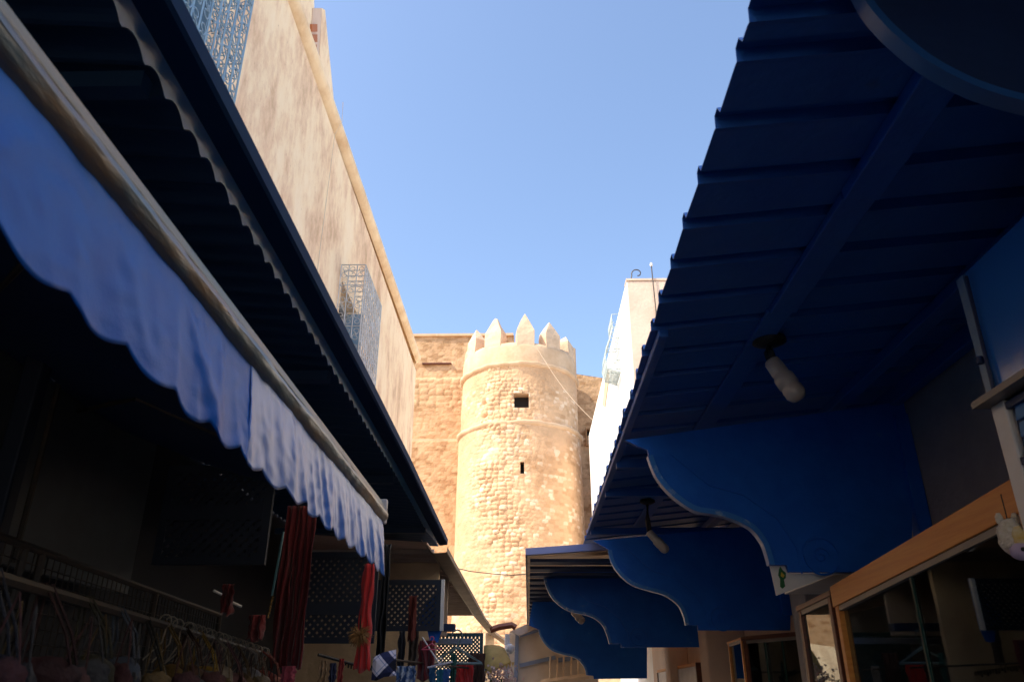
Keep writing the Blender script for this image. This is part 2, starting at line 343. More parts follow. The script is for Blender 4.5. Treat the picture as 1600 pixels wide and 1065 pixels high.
# parapet ring
w = MB(); P = []
for k in range(181):
    a = 2 * math.pi * k / 180; wob = .02 * noise.noise(Vector((math.cos(a) * 3, math.sin(a) * 3, 0)))
    tp = 14.12 + .05 * noise.noise(Vector((math.cos(a) * 4, math.sin(a) * 4, 5)))
    rr = [(2.34, 13.25), (2.33, 13.6), (2.31, 13.95), (2.27, tp), (2.05, tp + .02), (1.98, 13.9), (1.98, 13.1)]
    P.append([(TX + (q + wob) * math.sin(a), TY - (q + wob) * math.cos(a), z) for q, z in rr])
w.grid(P).build('parapet', 'render', tower, smooth=True)
MB().lathe([(2.1, 13.0), (2.1, 13.05)], (TX, TY, 0), 40).build('roof', 'render', tower)
mer = [(-58, 15.18, .74), (-27, 15.30, .82), (7, 15.42, .78), (37, 15.22, .80), (69, 15.0, .8), (100, 15.2, .8), (131, 15.2, .8), (162, 15.25, .8), (195, 15.2, .8), (227, 15.2, .8), (258, 15.2, .8)]
for i, (d, zt, wd) in enumerate(mer):
    a = R(d); wd *= .92; c = Vector((TX + 2.035 * math.sin(a), TY - 2.035 * math.cos(a), 0)); t = Vector((math.cos(a), math.sin(a), 0)); o_ = Vector((math.sin(a), -math.cos(a), 0))
    rows = [(.47, .24, 13.9), (.48, .24, 14.15), (.50, .235, 14.45), (.49, .22, 14.68), (.28, .14, 14.68 + (zt - 14.68) * .52), (.11 if i == 1 else .025, .05 if i == 1 else .02, zt + .04)]
    w = MB(); rings = []
    for hw, dp, z in rows:
        ww = hw * wd; ring = []
        for sx, sy in ((-1, 1), (0, 1.0), (1, 1), (1, -1), (0, -1.0), (-1, -1)):
            jit = Vector((random.uniform(-.012, .012), random.uniform(-.012, .012), random.uniform(-.015, .015)))
            ring.append(w.b.verts.new(c + t * (sx * ww) + o_ * (sy * dp) + Vector((0, 0, z)) + jit))
        rings.append(ring)
    for p, q in zip(rings, rings[1:]):
        for k in range(6): w.b.faces.new([p[k], p[(k + 1) % 6], q[(k + 1) % 6], q[k]])
    w.b.faces.new(rings[-1]); w.b.faces.new(rings[0][::-1])
    w.build('merlon', 'merlon_render', tower, bevel=.03)

# (merlon material: sandy render, weathered brown near the points)
# fortress wall behind the tower
keep = thing('fortress_wall', 'tall tan stone fortress wall standing behind the round tower', 'fortress')
us = np.arange(-13, 9, .06); zs = np.arange(0, 16.45, .06); UU, ZZ = np.meshgrid(us, zs)
h, idv, jt = masonry(UU, ZZ, .15, .28, 5.)
big = ((ZZ > 12.9) & (ZZ < 14.25) & (UU < -2)).astype(float)
h2, id2, j2 = masonry(UU, ZZ, .26, .36, 8.)
D = h * .02 * (1 - big) + h2 * .05 * big + (vnoise(UU * .6, ZZ * .5) - .5) * .08
topz = np.where(UU > -.5, np.minimum(16.4, 14.95 - (UU + .5) * .17), 16.42 + .02 * np.sin(UU * 3))
Zc = np.minimum(ZZ, topz)
Yk = 32.0 - D - .10 * (Zc < 14.3) * (UU < 0) - .14 * (Zc < 11.45) 
P = np.stack([UU, Yk, Zc], -1)
jt = jt * (1 - big) + j2 * big; idv = np.clip(idv * .8 * (1 - big) + (.45 + id2 * .55) * big, 0, 1)
attr_mesh('wall', P, idv, jt, 'stone_keep', keep)
MB().box(-13, -.5, 32.35, 40, 0, 16.2).box(-.5, 9, 32.35, 40, 0, 13.2).build('core', 'stone_keep', keep)
MB().box(-13, -.55, 31.9, 32.36, 16.36, 16.47).build('coping', 'render', keep)
MB().box(-13, 9, 31.78, 31.99, 11.40, 11.50).build('ledge', 'render', keep)
MB().box(-4.6, -3.3, 31.86, 31.99, 14.98, 15.03).build('crack_strip', 'red_wood', keep)
for (x, z) in ((2.62, 11.65),):
    reveal('arrow_slit', x - .06, x + .07, z - .45, z + .2, 31.7, .28, keep, 'stone_keep')
MB().tube([(1.98, 30.4, 13.2), (1.98, 30.4, 15.0), (1.98, 30.4, 15.05)], [.14, .14, .02], 8).build('post', 'render', keep)

# cable from tower to the white house
a = at(838, 542, 'y', 27.62); b = Vector((2.36, 26.0, 10.3)); pts = []
for k in range(25):
    t = k / 24; p = a.lerp(b, t); p.z -= .25 * math.sin(math.pi * t); pts.append(p)
tag(MB().tube(pts, .009, 5).build('cable', mat('sand_cable', (.60, .44, .30), .8)), 'pale slack cable running from the tower parapet down to the white house', 'cable')
pts = [at(x, y, 'y', 26.8) for x, y in ((700, 884), (735, 892), (770, 896), (800, 898), (823, 896))]
tag(MB().tube(pts, .014, 4).build('wire', 'black'), 'thin dark wire crossing low in front of the tower foot', 'wire')

# ------------------------------------------------------------------ left house
lh = thing('plaster_house', 'tall weathered cream plaster house along the left side of the street', 'house')
LX = -2.4
def wall_x(mb, x0, x1, y0, y1, z0, z1, holes):
    """a wall slab with rectangular holes (y0,y1,z0,z1)"""
    ys = sorted({y0, y1, *[h[0] for h in holes], *[h[1] for h in holes]}); zs_ = sorted({z0, z1, *[h[2] for h in holes], *[h[3] for h in holes]})
    for a_, b_ in zip(ys, ys[1:]):
        for c_, d_ in zip(zs_, zs_[1:]):
            if any(h[0] <= a_ and b_ <= h[1] and h[2] <= c_ and d_ <= h[3] for h in holes): continue
            mb.box(x0, x1, a_, b_, c_, d_)
    bmesh.ops.remove_doubles(mb.b, verts=mb.b.verts[:], dist=1e-5)
    seen = {}
    for f in mb.b.faces: seen.setdefault(tuple(sorted(v.index for v in f.verts)), []).append(f)
    mb.b.verts.index_update()
    seen = {}
    for f in mb.b.faces: seen.setdefault(tuple(sorted(v.index for v in f.verts)), []).append(f)
    bmesh.ops.delete(mb.b, geom=[f for g in seen.values() if len(g) > 1 for f in g], context='FACES')
    return mb
W1, W2 = (8.95, 9.9, 5.15, 6.55), (3.25, 4.2, 5.15, 6.55)
wall_x(MB(), LX - .35, LX, -8, 15.75, 3.25, 8.05, [W1, W2]).build('wall', 'facade', lh)
MB().box(-9, LX - .36, -8, 15.75, 0, 8.0).build('core', 'facade', lh)
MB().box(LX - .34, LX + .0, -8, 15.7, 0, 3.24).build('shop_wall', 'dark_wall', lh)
# cornice with uneven rounded edge
P = []
for k in range(241):
    y = -8 + 23.85 * k / 240; n1 = .012 * noise.noise(Vector((y * .9, 0, 0))) + .006 * noise.noise(Vector((y * 4, 3, 0)))
    n1 += (max(y, 2.) - 6) * .022
    P.append([(LX - .02, y, 8.06 + n1), (LX + .045, y, 8.09 + n1), (LX + .075, y, 8.15 + n1), (LX + .08, y, 8.20 + n1), (LX + .05, y, 8.24 + n1), (LX - .3, y, 8.26 + n1), (LX - .3, y, 8.0)])
w = MB().grid(P); w.face(P[-1]); w.build('cornice', 'facade_trim', lh, smooth=True)
# rooftop pieces
def rp(pts, x=-2.6): return [at(a_, b_, 'x', x) for a_, b_ in pts]
MB().prism(rp([(440, -40), (491, -40), (491, 12), (480, 75), (460, 60)]), (-2.5, 0, 0)).build('roof_room', 'facade', lh)
o = MB().prism(rp([(485, 90), (489, 13), (503, 13), (497, 110)], -2.59), (-.6, 0, 0)).build('brick_pier', 'pink_plaster', lh)
for (x0, x1, y0, y1) in ((488, 496, 38, 50), (488, 496, 54, 66), (487, 495, 70, 80)):
    MB().prism(rp([(x0, y0), (x1, y0), (x1, y1), (x0, y1)], -2.57), (-.03, 0, 0)).build('brick', 'terra', o)
MB().prism(rp([(503, 13), (508, 16), (514, 80), (522, 160), (540, 260), (497, 130)]), (-.25, 0, 0)).build('roof_wall', 'facade', lh)
MB().tube([(LX + .09, 7.79, 8.5), (LX + .10, 7.8, 8.2), (LX + .03, 7.8, 8.0), (LX + .03, 7.75, 6.4), (LX + .03, 7.72, 5.4), (LX + .03, 7.72, 4.0)], .0045, 5).build('cable', 'ropec', lh)

def scroll(c, r, t0, turns, ax, flip=1, n=14):
    out = []
    for k in range(n + 1):
        t = k / n; a = t0 + flip * turns * 2 * math.pi * t; rr = r * (1 - .62 * t)
        u, v = rr * math.cos(a), rr * math.sin(a)
        out.append(Vector(c) + (Vector((0, u, v)) if ax == 'x' else Vector((u, 0, v))))
    return out
def grille_panel(w, o, du, wdt, z0, z1, ax, r=.007):
    """filigree in the plane through o along du; verticals with S-scrolls between"""
    n = max(1, round(wdt / .115)); st = wdt / n; o = Vector(o); du = Vector(du)
    for k in range(n + 1):
        p = o + du * (k * st); w.tube([(p.x, p.y, z0), (p.x, p.y, z1)], r * 1.25, 4)
    for z in (z0, z1, z0 + .30, z1 - .30, (z0 + z1) / 2):
        w.tube([Vector((o.x, o.y, z)), Vector((*(o + du * wdt).xy, z))], r * 1.2, 4)
    rows = int((z1 - z0) / .2)
    for k in range(n):
        p = o + du * ((k + .5) * st)
        for j in range(rows):
            zc = z0 + (j + .5) * (z1 - z0) / rows; f = 1 if (j + k) % 2 else -1
            w.tube(scroll((p.x, p.y, zc + .045), st * .43, R(-90), 1.05, ax, f), r * .8, 4)
            w.tube(scroll((p.x, p.y, zc - .045), st * .43, R(90), 1.05, ax, f), r * .8, 4)
            if j % 2: w.lathe([(.001, -.016), (.017, 0), (.001, .016)], (p.x, p.y, zc), 5)
def cage_window(Y0, Y1, z0, z1, wy, m):
    f = MB(); y0, y1, a0, a1 = wy
    for bx in ((LX - .22, LX - .14, y0, y0 + .07, a0, a1), (LX - .22, LX - .14, y1 - .07, y1, a0, a1), (LX - .22, LX - .14, y0 + .07, y1 - .07, a1 - .07, a1), (LX - .22, LX - .14, y0 + .07, y1 - .07, a0, a0 + .07), (LX - .215, LX - .145, (y0 + y1) / 2 - .03, (y0 + y1) / 2 + .03, a0 + .07, a1 - .07)): f.box(*bx)
    fr = f.build('window', 'iron_grey' if m == 'iron_grey' else 'iron', lh)
    MB().box(LX - .20, LX - .19, y0 + .05, y1 - .05, a0 + .05, a1 - .05).build('pane', 'dark_glass', fr)
    MB().box(LX - .13, LX + .10, y1 - .03, y1 - .005, a0 + .02, a1 - .04).build('shutter', 'iron', fr)
    g = MB(); xo = -2.08
    grille_panel(g, (xo, Y0, 0), (0, 1, 0), Y1 - Y0, z0, z1, 'x')
    for Y in (Y0, Y1): grille_panel(g, (LX, Y, 0), (1, 0, 0), xo - LX, z0, z1, 'y', .006)
    for k in range(9):
        y = Y0 + (Y1 - Y0) * k / 8; g.tube([(LX, y, z1), (xo, y, z1)], .008, 4); g.tube([(LX, y, z0), (xo, y, z0)], .008, 4)
    g.build('grille', m, fr)
cage_window(8.84, 10.02, 4.95, 6.72, W1, 'iron_grey')
cage_window(3.12, 4.36, 4.95, 6.72, W2, 'iron')

# ------------------------------------------------------------------ right houses
rw = thing('white_house', 'tall whitewashed house with sunlit white side on the right beyond the canopy', 'house')
# street face converges slightly toward the tower
w = MB(); A = (2.4, 16.3); B = (2.36, 28.5)
w.hexa([(A[0], A[1], 0), (9, A[1], 0), (9, B[1], 0), (B[0], B[1], 0), (A[0], A[1], 10.54), (9, A[1], 10.54), (9, B[1], 10.54), (B[0], B[1], 10.54)])
w.build('wall', 'white', rw)
MB().box(2.42, 8.9, 16.27, 16.295, 0, 10.5).build('end_wall_tint', 'pink_plaster', rw)  # pink tone stands in for the shaded end of the white house
MB().box(2.385, 9, 16.25, 16.6, 10.52, 10.57).build('coping', 'pink_plaster', rw)
MB().tube([(3.0, 16.22, 3.5), (2.99, 16.22, 7.5), (3.02, 16.22, 9.6), (3.0, 16.22, 10.9)], .014, 6).build('cable', 'brown_iron', rw)
MB().lathe([(.03, 0), (.04, .04), (.02, .09)], (3.0, 16.22, 10.88), 10).build('pipe_cap', 'white_frame', rw)
pts = scroll((2.68, 16.4, 10.78), .14, R(200), .8, 'y', -1); MB().tube([(2.5, 16.4, 10.55)] + pts, .014, 5).build('rebar', 'brown_iron', rw)
MB().prism([at(x, y, 'x', 2.36) for x, y in ((948, 572), (951, 590), (945, 636), (941, 632))], (.1, 0, 0)).build('window_surround', 'cream', rw)
# rounded iron cage high on the white face
g = MB(); cy, zb = 18.6, 8.95
prof = [(0.04, 0), (.34, .10), (.40, .35), (.36, .65), (.25, .95), (.17, 1.25), (.17, 1.62)]
for k in range(13):
    y = cy - .45 + .9 * k / 12; g.tube([(2.4 - q, y, zb + z) for q, z in prof], .014, 4)
for q, z in prof:
    g.tube([(2.4, cy - .45, zb + z), (2.4 - q, cy - .45, zb + z), (2.4 - q, cy + .45, zb + z), (2.4, cy + .45, zb + z)], .012, 4)
for k in range(12):
    for j in range(7):
        z = .2 + j * .2; q = np.interp(z, [a_[1] for a_ in prof], [a_[0] for a_ in prof]); g.tube(scroll((2.4 - q, cy - .41 + .075 * k, zb + z), .05, R(90), 1, 'x'), .009, 4)
for j in range(5):
    g.tube(scroll((2.4 - .12, cy - .45, zb + .3 + j * .25), .09, R(90), 1, 'y', 1), .01, 4)
g.build('window_grille', 'iron_white', rw)

rs = thing('shop_row', 'shop building behind the right blue canopy, unseen upper wall added for warm bounce', 'shop building')
MB().box(2.42, 7.5, -8, 16.2, 0, 6.7).build('wall', mat('warm_bounce_white', (.90, .82, .68), .85), rs)  # unseen upper wall made tall and warm white to bounce light left
MB().box(2.385, 2.419, -8, 7.3, 0, 3.7).build('lower_wall', 'grey_wall', rs)
MB().box(2.385, 2.419, 7.3, 16.2, 0, 3.7).build('lower_wall', 'pink_plaster', rs)
MB().box(1.95, 2.384, 9.2, 9.6, 0, 2.9).build('pillar', 'pink_plaster', rs, bevel=.02)
MB().box(2.1, 2.384, 12.6, 13.0, 0, 2.9).build('pillar', 'pink_plaster', rs, bevel=.02)
MB().box(2.15, 2.384, 6.4, 6.75, 0, 3.0).build('pillar', 'grey_wall', rs, bevel=.02)

# far low walls; oblique wing added to catch sun behind the teal lattice
fw = thing('sun_catch_wall', 'low cream far wall with an oblique wing added to catch sun behind the teal lattice', 'wall')
MB().prism([(-1.0, 19.6, 0), (-.8, 19.8, 0), (-5.6, 26.4, 0), (-5.9, 26.2, 0)], (0, 0, 2.95)).box(-.78, 6, 22.0, 22.3, 0, 2.5).build('wall', 'cream', fw)

# ------------------------------------------------------------------ right canopies
def trap_sheet(x0, z0, x1, z1, ribs, ya, yb, m, name, parent, hgt=.038, wd=.05, th=.004, edge=None):
    """sheet whose ribs run across the street; z linear from (x0,z0) to (x1,z1)"""
    prof = [(ya, 0)]
    for y in ribs:
        if ya + .1 < y < yb - .1: prof += [(y - wd, 0), (y - wd * .45, hgt), (y + wd * .3, hgt), (y + wd * .42, -.004), (y + wd * .8, 0)]
    prof.append((yb, 0)); nx = 9; P = []
    for i in range(nx):
        t = i / (nx - 1); row = []
        for y, dz in prof:
            sag = .006 * noise.noise(Vector((t * 3, y * 1.7, 2))); ex = (edge(y) if edge else 0) * (1 - t)
            row.append((x0 + (x1 - x0) * t + ex + (.012 * noise.noise(Vector((y * 5, 0, 0))) if i == 0 else 0), y, z0 + (z1 - z0) * t + dz + sag))
        P.append(row)
    return MB().grid(P).build(name, m, parent, solid=th)
ribs = [-3.9 + .3 * k for k in range(19)] + [1.64, 1.92, 2.21, 2.49, 2.79, 3.10, 3.39, 3.70, 4.02, 4.34, 4.67, 5.0, 5.33, 5.66, 5.99, 6.32, 6.65, 6.98, 7.31, 7.64, 7.97, 8.3, 8.63, 8.96]
cn = thing('metal_canopy', 'dark blue ribbed metal canopy sheltering the right side of the street', 'canopy')
trap_sheet(.60, 3.20, 2.38, 3.38, ribs, -4.2, 9.35, 'sheet', 'roof_sheet', cn, edge=lambda y: .008 * (y - 3))
zc = lambda x: 3.20 + (x - .6) * .101
def beam(x, wdt, ya, yb, drop=.07, m='sheet', nm='beam', p=None):
    p = p or cn; w = MB(); z = zc(x) - .008
    w.box(x - wdt / 2, x + wdt / 2, ya, yb, z - drop, z); return w.build(nm, m, p, bevel=.006)
beam(1.20, .13, -4.1, 2.35, .05); beam(1.20, .125, 2.36, 3.28, .035); beam(1.19, .12, 3.29, 8.4, .022)
beam(2.0, .09, -4.1, 9.2, .06); beam(2.33, .07, -4.1, 9.2, .10); beam(.66, .05, 3.4, 8.4, .04)
for y in (5.6, 6.5, 8.2): MB().box(.66, 2.3, y, y + .06, 3.12, 3.185).build('cross_beam', 'sheet', cn)
c2 = thing('slatted_canopy', 'lighter striped canopy with blue edge beyond the blue ribbed one', 'canopy')
rb2 = [8.9 + .36 * k for k in range(26)]
trap_sheet(0.0, 3.00, 2.38, 3.16, rb2, 8.6, 18.2, 'fibre', 'roof_sheet', c2, hgt=.06, wd=.13)
w = MB()
for k in range(17): w.box(.03, 2.3, 8.85 + k * .54, 9.08 + k * .54 + random.uniform(-.03, .03), 2.94, 2.975)
w.build('stripe_bars', 'navy', c2)  # dark bars added to imitate shade between the sunlit stripes
w = MB(); w.hexa([(-.02, 8.5, 2.96), (2.36, 8.5, 3.11), (2.36, 8.58, 3.11), (-.02, 8.58, 2.96), (-.02, 8.5, 3.03), (2.36, 8.5, 3.19), (2.36, 8.58, 3.19), (-.02, 8.58, 3.03)])
w.build('edge_board', mat('lilac_board', (.20, .24, .50), .5), c2)
MB().box(-.02, .0, 8.59, 18.2, 2.95, 3.03).build('edge_strip', 'navy', c2)

# scroll brackets
def bracket(pts, Y, label, circ, th=.03, parent=None, idx=0, rim=None):
    t = thing('scroll_bracket', label, 'bracket', (2.3, Y, 2.2), 'blue scroll brackets under the right canopy')
    pl = [at(x, y, 'y', Y) for x, y in pts]
    MB().prism(pl, (0, th, 0)).build('board', 'bracket', t)
    a_, b_ = rim; cur = pl[a_:b_ + 1]
    # resample edge and sweep a thin batten standing proud on both sides
    w = MB(); sm = [cur[0]]
    for k in range(len(cur) - 1):
        p0 = cur[max(k - 1, 0)]; p1 = cur[k]; p2 = cur[k + 1]; p3 = cur[min(k + 2, len(cur) - 1)]
        for j in range(1, 5):
            s_ = j / 4; sm.append(.5 * ((2 * p1) + (p2 - p0) * s_ + (2 * p0 - 5 * p1 + 4 * p2 - p3) * s_ ** 2 + (3 * p1 - p0 - 3 * p2 + p3) * s_ ** 3))
    P = []
    for k, p in enumerate(sm):
        d = (sm[min(k + 1, len(sm) - 1)] - sm[max(k - 1, 0)]).normalized(); nn = Vector((d.z, 0, -d.x))
        if nn.z > 0: nn = -nn
        q0 = p + nn * .010; q1 = p - nn * .022
        P.append([(q0.x, Y - .016, q0.z), (q0.x, Y + th + .016, q0.z), (q1.x, Y + th + .016, q1.z), (q1.x, Y - .016, q1.z), (q0.x, Y - .016, q0.z)])
    w.grid(P).face(P[0][:4]).face(P[-1][:4]); w.build('rim', 'rim' , t)
    if circ:
        c = at(circ[0], circ[1], 'y', Y - .004); rr = circ[2]
        w = MB(); ring = [c + Vector((rr * math.cos(2 * math.pi * k / 32), 0, rr * math.sin(2 * math.pi * k / 32))) for k in range(30)]
        w.tube(ring, .007, 5); w.tube([c + Vector((rr * .5 * (1 - k / 20) * math.cos(k * .5), 0, rr * .5 * (1 - k / 20) * math.sin(k * .5))) for k in range(18)], .006, 5)
        w.tube([c + Vector((-rr - .02, 0, -.1)), c + Vector((-rr - .03, 0, .05)), c + Vector((-rr - .12, 0, .22)), c + Vector((-rr - .3, 0, .36)), c + Vector((-rr - .5, 0, .42)), c + Vector((-rr - .72, 0, .62))], .005, 5)
        w.build('volute', 'bracket', t)
    MB().box(pl[-2].x - .03 if False else 2.3, 2.38, Y - .03, Y + th + .03, pl[-1].z if False else 2.26, 3.2).build('wall_batten', 'bracket', t)
    return t
b1 = [(977, 687), (995, 696), (1012, 702), (1014, 712), (1022, 734), (1033, 753), (1055, 776), (1086, 796), (1120, 802), (1147, 810), (1174, 824), (1192, 846), (1200, 867), (1204, 882), (1229, 882), (1233, 893), (1425, 893), (1425, 625)]
bracket(b1, 4.7, 'second blue scroll bracket from the camera, the large one above the cream box', (1283, 868, .105), rim=(3, 13))
b2 = [(926, 844), (946, 855), (952, 859), (956, 876), (967, 894), (988, 912), (1015, 921), (1039, 928), (1060, 943), (1069, 960), (1073, 976), (1090, 976), (1091, 984), (1235, 984), (1235, 817)]
bracket(b2, 7.5, 'third blue scroll bracket from the camera, between two white bulbs', (1128, 966, .10), rim=(2, 10))
b3 = [(838, 886), (850, 896), (853, 912), (863, 933), (880, 948), (895, 955), (922, 961), (940, 973), (949, 990), (953, 1005), (970, 1005), (971, 1011), (1107, 1010), (1112, 870)]
bracket(b3, 10.2, 'fourth blue scroll bracket, brightest blue under the striped canopy', (998, 995, .10), rim=(1, 9))
b4 = [(826, 976), (842, 983), (845, 994), (854, 1007), (865, 1016), (880, 1021), (899, 1026), (910, 1036), (915, 1045), (917, 1054), (927, 1055), (928, 1060), (1011, 1059), (1011, 905), (835, 925)]
bracket(b4, 13.0, 'smallest and farthest dark blue scroll bracket beside the cream gate', None, rim=(1, 9))
b0 = [at(x, y, 'y', 1.38) for x, y in ((1325, -45), (1350, 3), (1372, 32), (1400, 60), (1446, 97), (1500, 127), (1550, 147), (1620, 166), (1720, 190))]
_c = b0; b0 = []
for k in range(len(_c) - 1):
    p0, p1, p2, p3 = _c[max(k - 1, 0)], _c[k], _c[k + 1], _c[min(k + 2, len(_c) - 1)]
    for j in range(6):
        q_ = j / 6; b0.append(.5 * ((2 * p1) + (p2 - p0) * q_ + (2 * p0 - 5 * p1 + 4 * p2 - p3) * q_ ** 2 + (3 * p1 - p0 - 3 * p2 + p3) * q_ ** 3))
b0.append(_c[-1])
t = thing('scroll_bracket', 'nearest blue scroll bracket, only its curved lower edge showing overhead', 'bracket', (2.3, 1.38, 2.2), 'blue scroll brackets under the right canopy')
z0_ = zc(b0[0].x) - .02
pl = b0 + [Vector((2.3, 1.38, b0[-1].z - .02)), Vector((2.3, 1.38, 3.34)), Vector((b0[0].x, 1.38, max(z0_, b0[0].z + .02)))]
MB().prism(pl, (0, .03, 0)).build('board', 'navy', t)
P = []
for k, p in enumerate(b0):
    d = (b0[min(k + 1, len(b0) - 1)] - b0[max(k - 1, 0)]).normalized(); nn = Vector((d.z, 0, -d.x))
    if nn.z > 0: nn = -nn
    q0 = p + nn * .002; q1 = p - nn * .018
    P.append([(q0.x, 1.372, q0.z), (q0.x, 1.414, q0.z), (q1.x, 1.414, q1.z), (q1.x, 1.372, q1.z), (q0.x, 1.372, q0.z)])
MB().grid(P).face(P[0][:4]).face(P[-1][:4]).build('rim', mat('lit_rim_blue', (.015, .08, .26), .35), t)  # blue lifted above the board colour to paint the lit edge

# lamps under the right canopy
def lamp(px, py, px2, py2, Y, r, label):
    a_, b_ = at(px, py, 'y', Y), at(px2, py2, 'y', Y - .05); d = (b_ - a_); L = d.length
    t = thing('ceiling_lamp', label, 'lamp', tuple(a_), 'bare white bulbs under the right canopy')
    top = Vector((a_.x, a_.y, zc(max(a_.x, .6)) - .02))
    MB().lathe([(r * 1.6, 0), (r * 1.7, -.02), (r * .8, -.04)], top, 16).tube([top, top.lerp(a_, .6) + Vector((-.01, 0, 0)), a_], r * .55, 8).build('holder', 'black', t, smooth=True)
    MB().lathe([(r * .72, -.01), (r * .8, .0), (r * .86, L * .28), (r * .80, L * .34), (r * 1.02, L * .40), (r * 1.04, L * .62), (r * .90, L * .66), (r * 1.02, L * .72), (r * 1.0, L * .86), (r * .72, L * .96), (r * .2, L)], a_, 22, axis=d).build('bulb', 'lamp', t, smooth=True)
lamp(1207, 566, 1250, 624, 3.62, .050, 'larger bare white bulb hanging in front of the second blue bracket')
lamp(1015, 832, 1043, 862, 7.15, .042, 'small bare white bulb seen between the second and third blue brackets')
lamp(896, 956, 912, 972, 11.4, .05, 'tiny bare white bulb under the edge of the fourth blue bracket')

# cream box with sticker behind bracket two
t = thing('shop_fascia_box', 'cream box with a green and yellow figure sticker below the second bracket', 'fascia box', (2.1, 5.3, 2.3))
MB().box(1.80, 2.37, 4.76, 5.75, 2.245, 2.42).build('box_shell', 'white_frame', t, bevel=.004)
pc = at(1204, 884, 'y', 4.68); 
w = MB(); q = [at(x, y, 'y', 4.73 + dy) for x, y, dy in ((1203, 881, 0), (1229, 881, 0), (1234, 897, 0), (1262, 897, .05), (1213, 929, .05))]
w = MB(); q = [at(x, y, 'y', 4.745) for x, y in ((1202, 880), (1230, 880), (1234, 896), (1311, 894), (1213, 930))]; w.prism(q, (0, .006, 0)).build('notice_card', 'white_frame', t)
gm, ym = mat('green_print', (.01, .12, .03), .6), mat('yellow_print', (.62, .42, .03), .6)
q = [at(x, y, 'y', 4.741) for x, y in ((1219, 884), (1223, 890), (1228, 894), (1228, 902), (1225, 905), (1227, 915), (1223, 919), (1219, 916), (1219, 904), (1216, 898), (1217, 890))]
o = MB().prism(q, (0, .002, 0)).build('green_figure', gm, t)
q = [at(x, y, 'y', 4.738) for x, y in ((1221, 893), (1226, 898), (1224, 902), (1220, 899))]
MB().prism(q, (0, .002, 0)).build('yellow_mark', ym, t)

# ------------------------------------------------------------------ right shop front: panel, post, slatted shutter, showcases
t = thing('shop_shutter_box', 'glossy blue metal box over a white framed blue shutter at the right edge', 'shutter box', (1.8, 2.4, 2.5))
w = MB(); x = 1.60
w.prism([(x, 2.56, 2.53), (x, 2.52, 3.0), (x, 1.3, 3.0), (x, 1.3, 2.53)], (.5, 0, 0)).build('panel', 'blue_gloss', t, bevel=.004)
o = MB().box(x - .012, x - .002, 2.515, 2.56, 2.535, 2.99).build('edge_strip', 'hinge_blue', t)
MB().tube([(x - .016, 2.51, 2.54), (x - .016, 2.49, 2.97)], .006, 6).lathe([(.012, -.012), (.012, .012)], (x - .022, 2.53, 2.66), 10).build('hinge', 'navy', t)
MB().box(x - .05, x + .5, 1.3, 2.60, 2.505, 2.528).build('ledge', 'alu', t)
MB().box(x, x + .07, 2.50, 2.58, 0, 2.504).build('post', 'white_frame', t, bevel=.006)
w = MB(); w.box(x + .02, x + .06, 1.3, 2.49, 0, 2.5); w.build('shutter_back', 'navy', t)
sh = MB()
for z in (2.10, 2.29, 2.48): sh.box(x, x + .019, 1.3, 2.495, z - .012, z + .012)
for y in (2.05, 2.28): sh.box(x - .002, x + .019, y - .01, y + .01, 1.2, 2.467)
sh.build('shutter_bars', 'navy', t)
pn = MB()
for z in (1.91, 2.10, 2.29):
    for y0, y1 in ((2.30, 2.47), (2.07, 2.26), (1.8, 2.03)):
        for k in range(3): pn.hexa([(x + .006, y0, z + .02 + k * .055), (x + .019, y0, z + .02 + k * .055), (x + .019, y1, z + .02 + k * .055), (x + .006, y1, z + .02 + k * .055), (x + .014, y0, z + .068 + k * .055), (x + .019, y0, z + .068 + k * .055), (x + .019, y1, z + .068 + k * .055), (x + .014, y1, z + .068 + k * .055)])
pn.build('slat', 'blue_light', t)

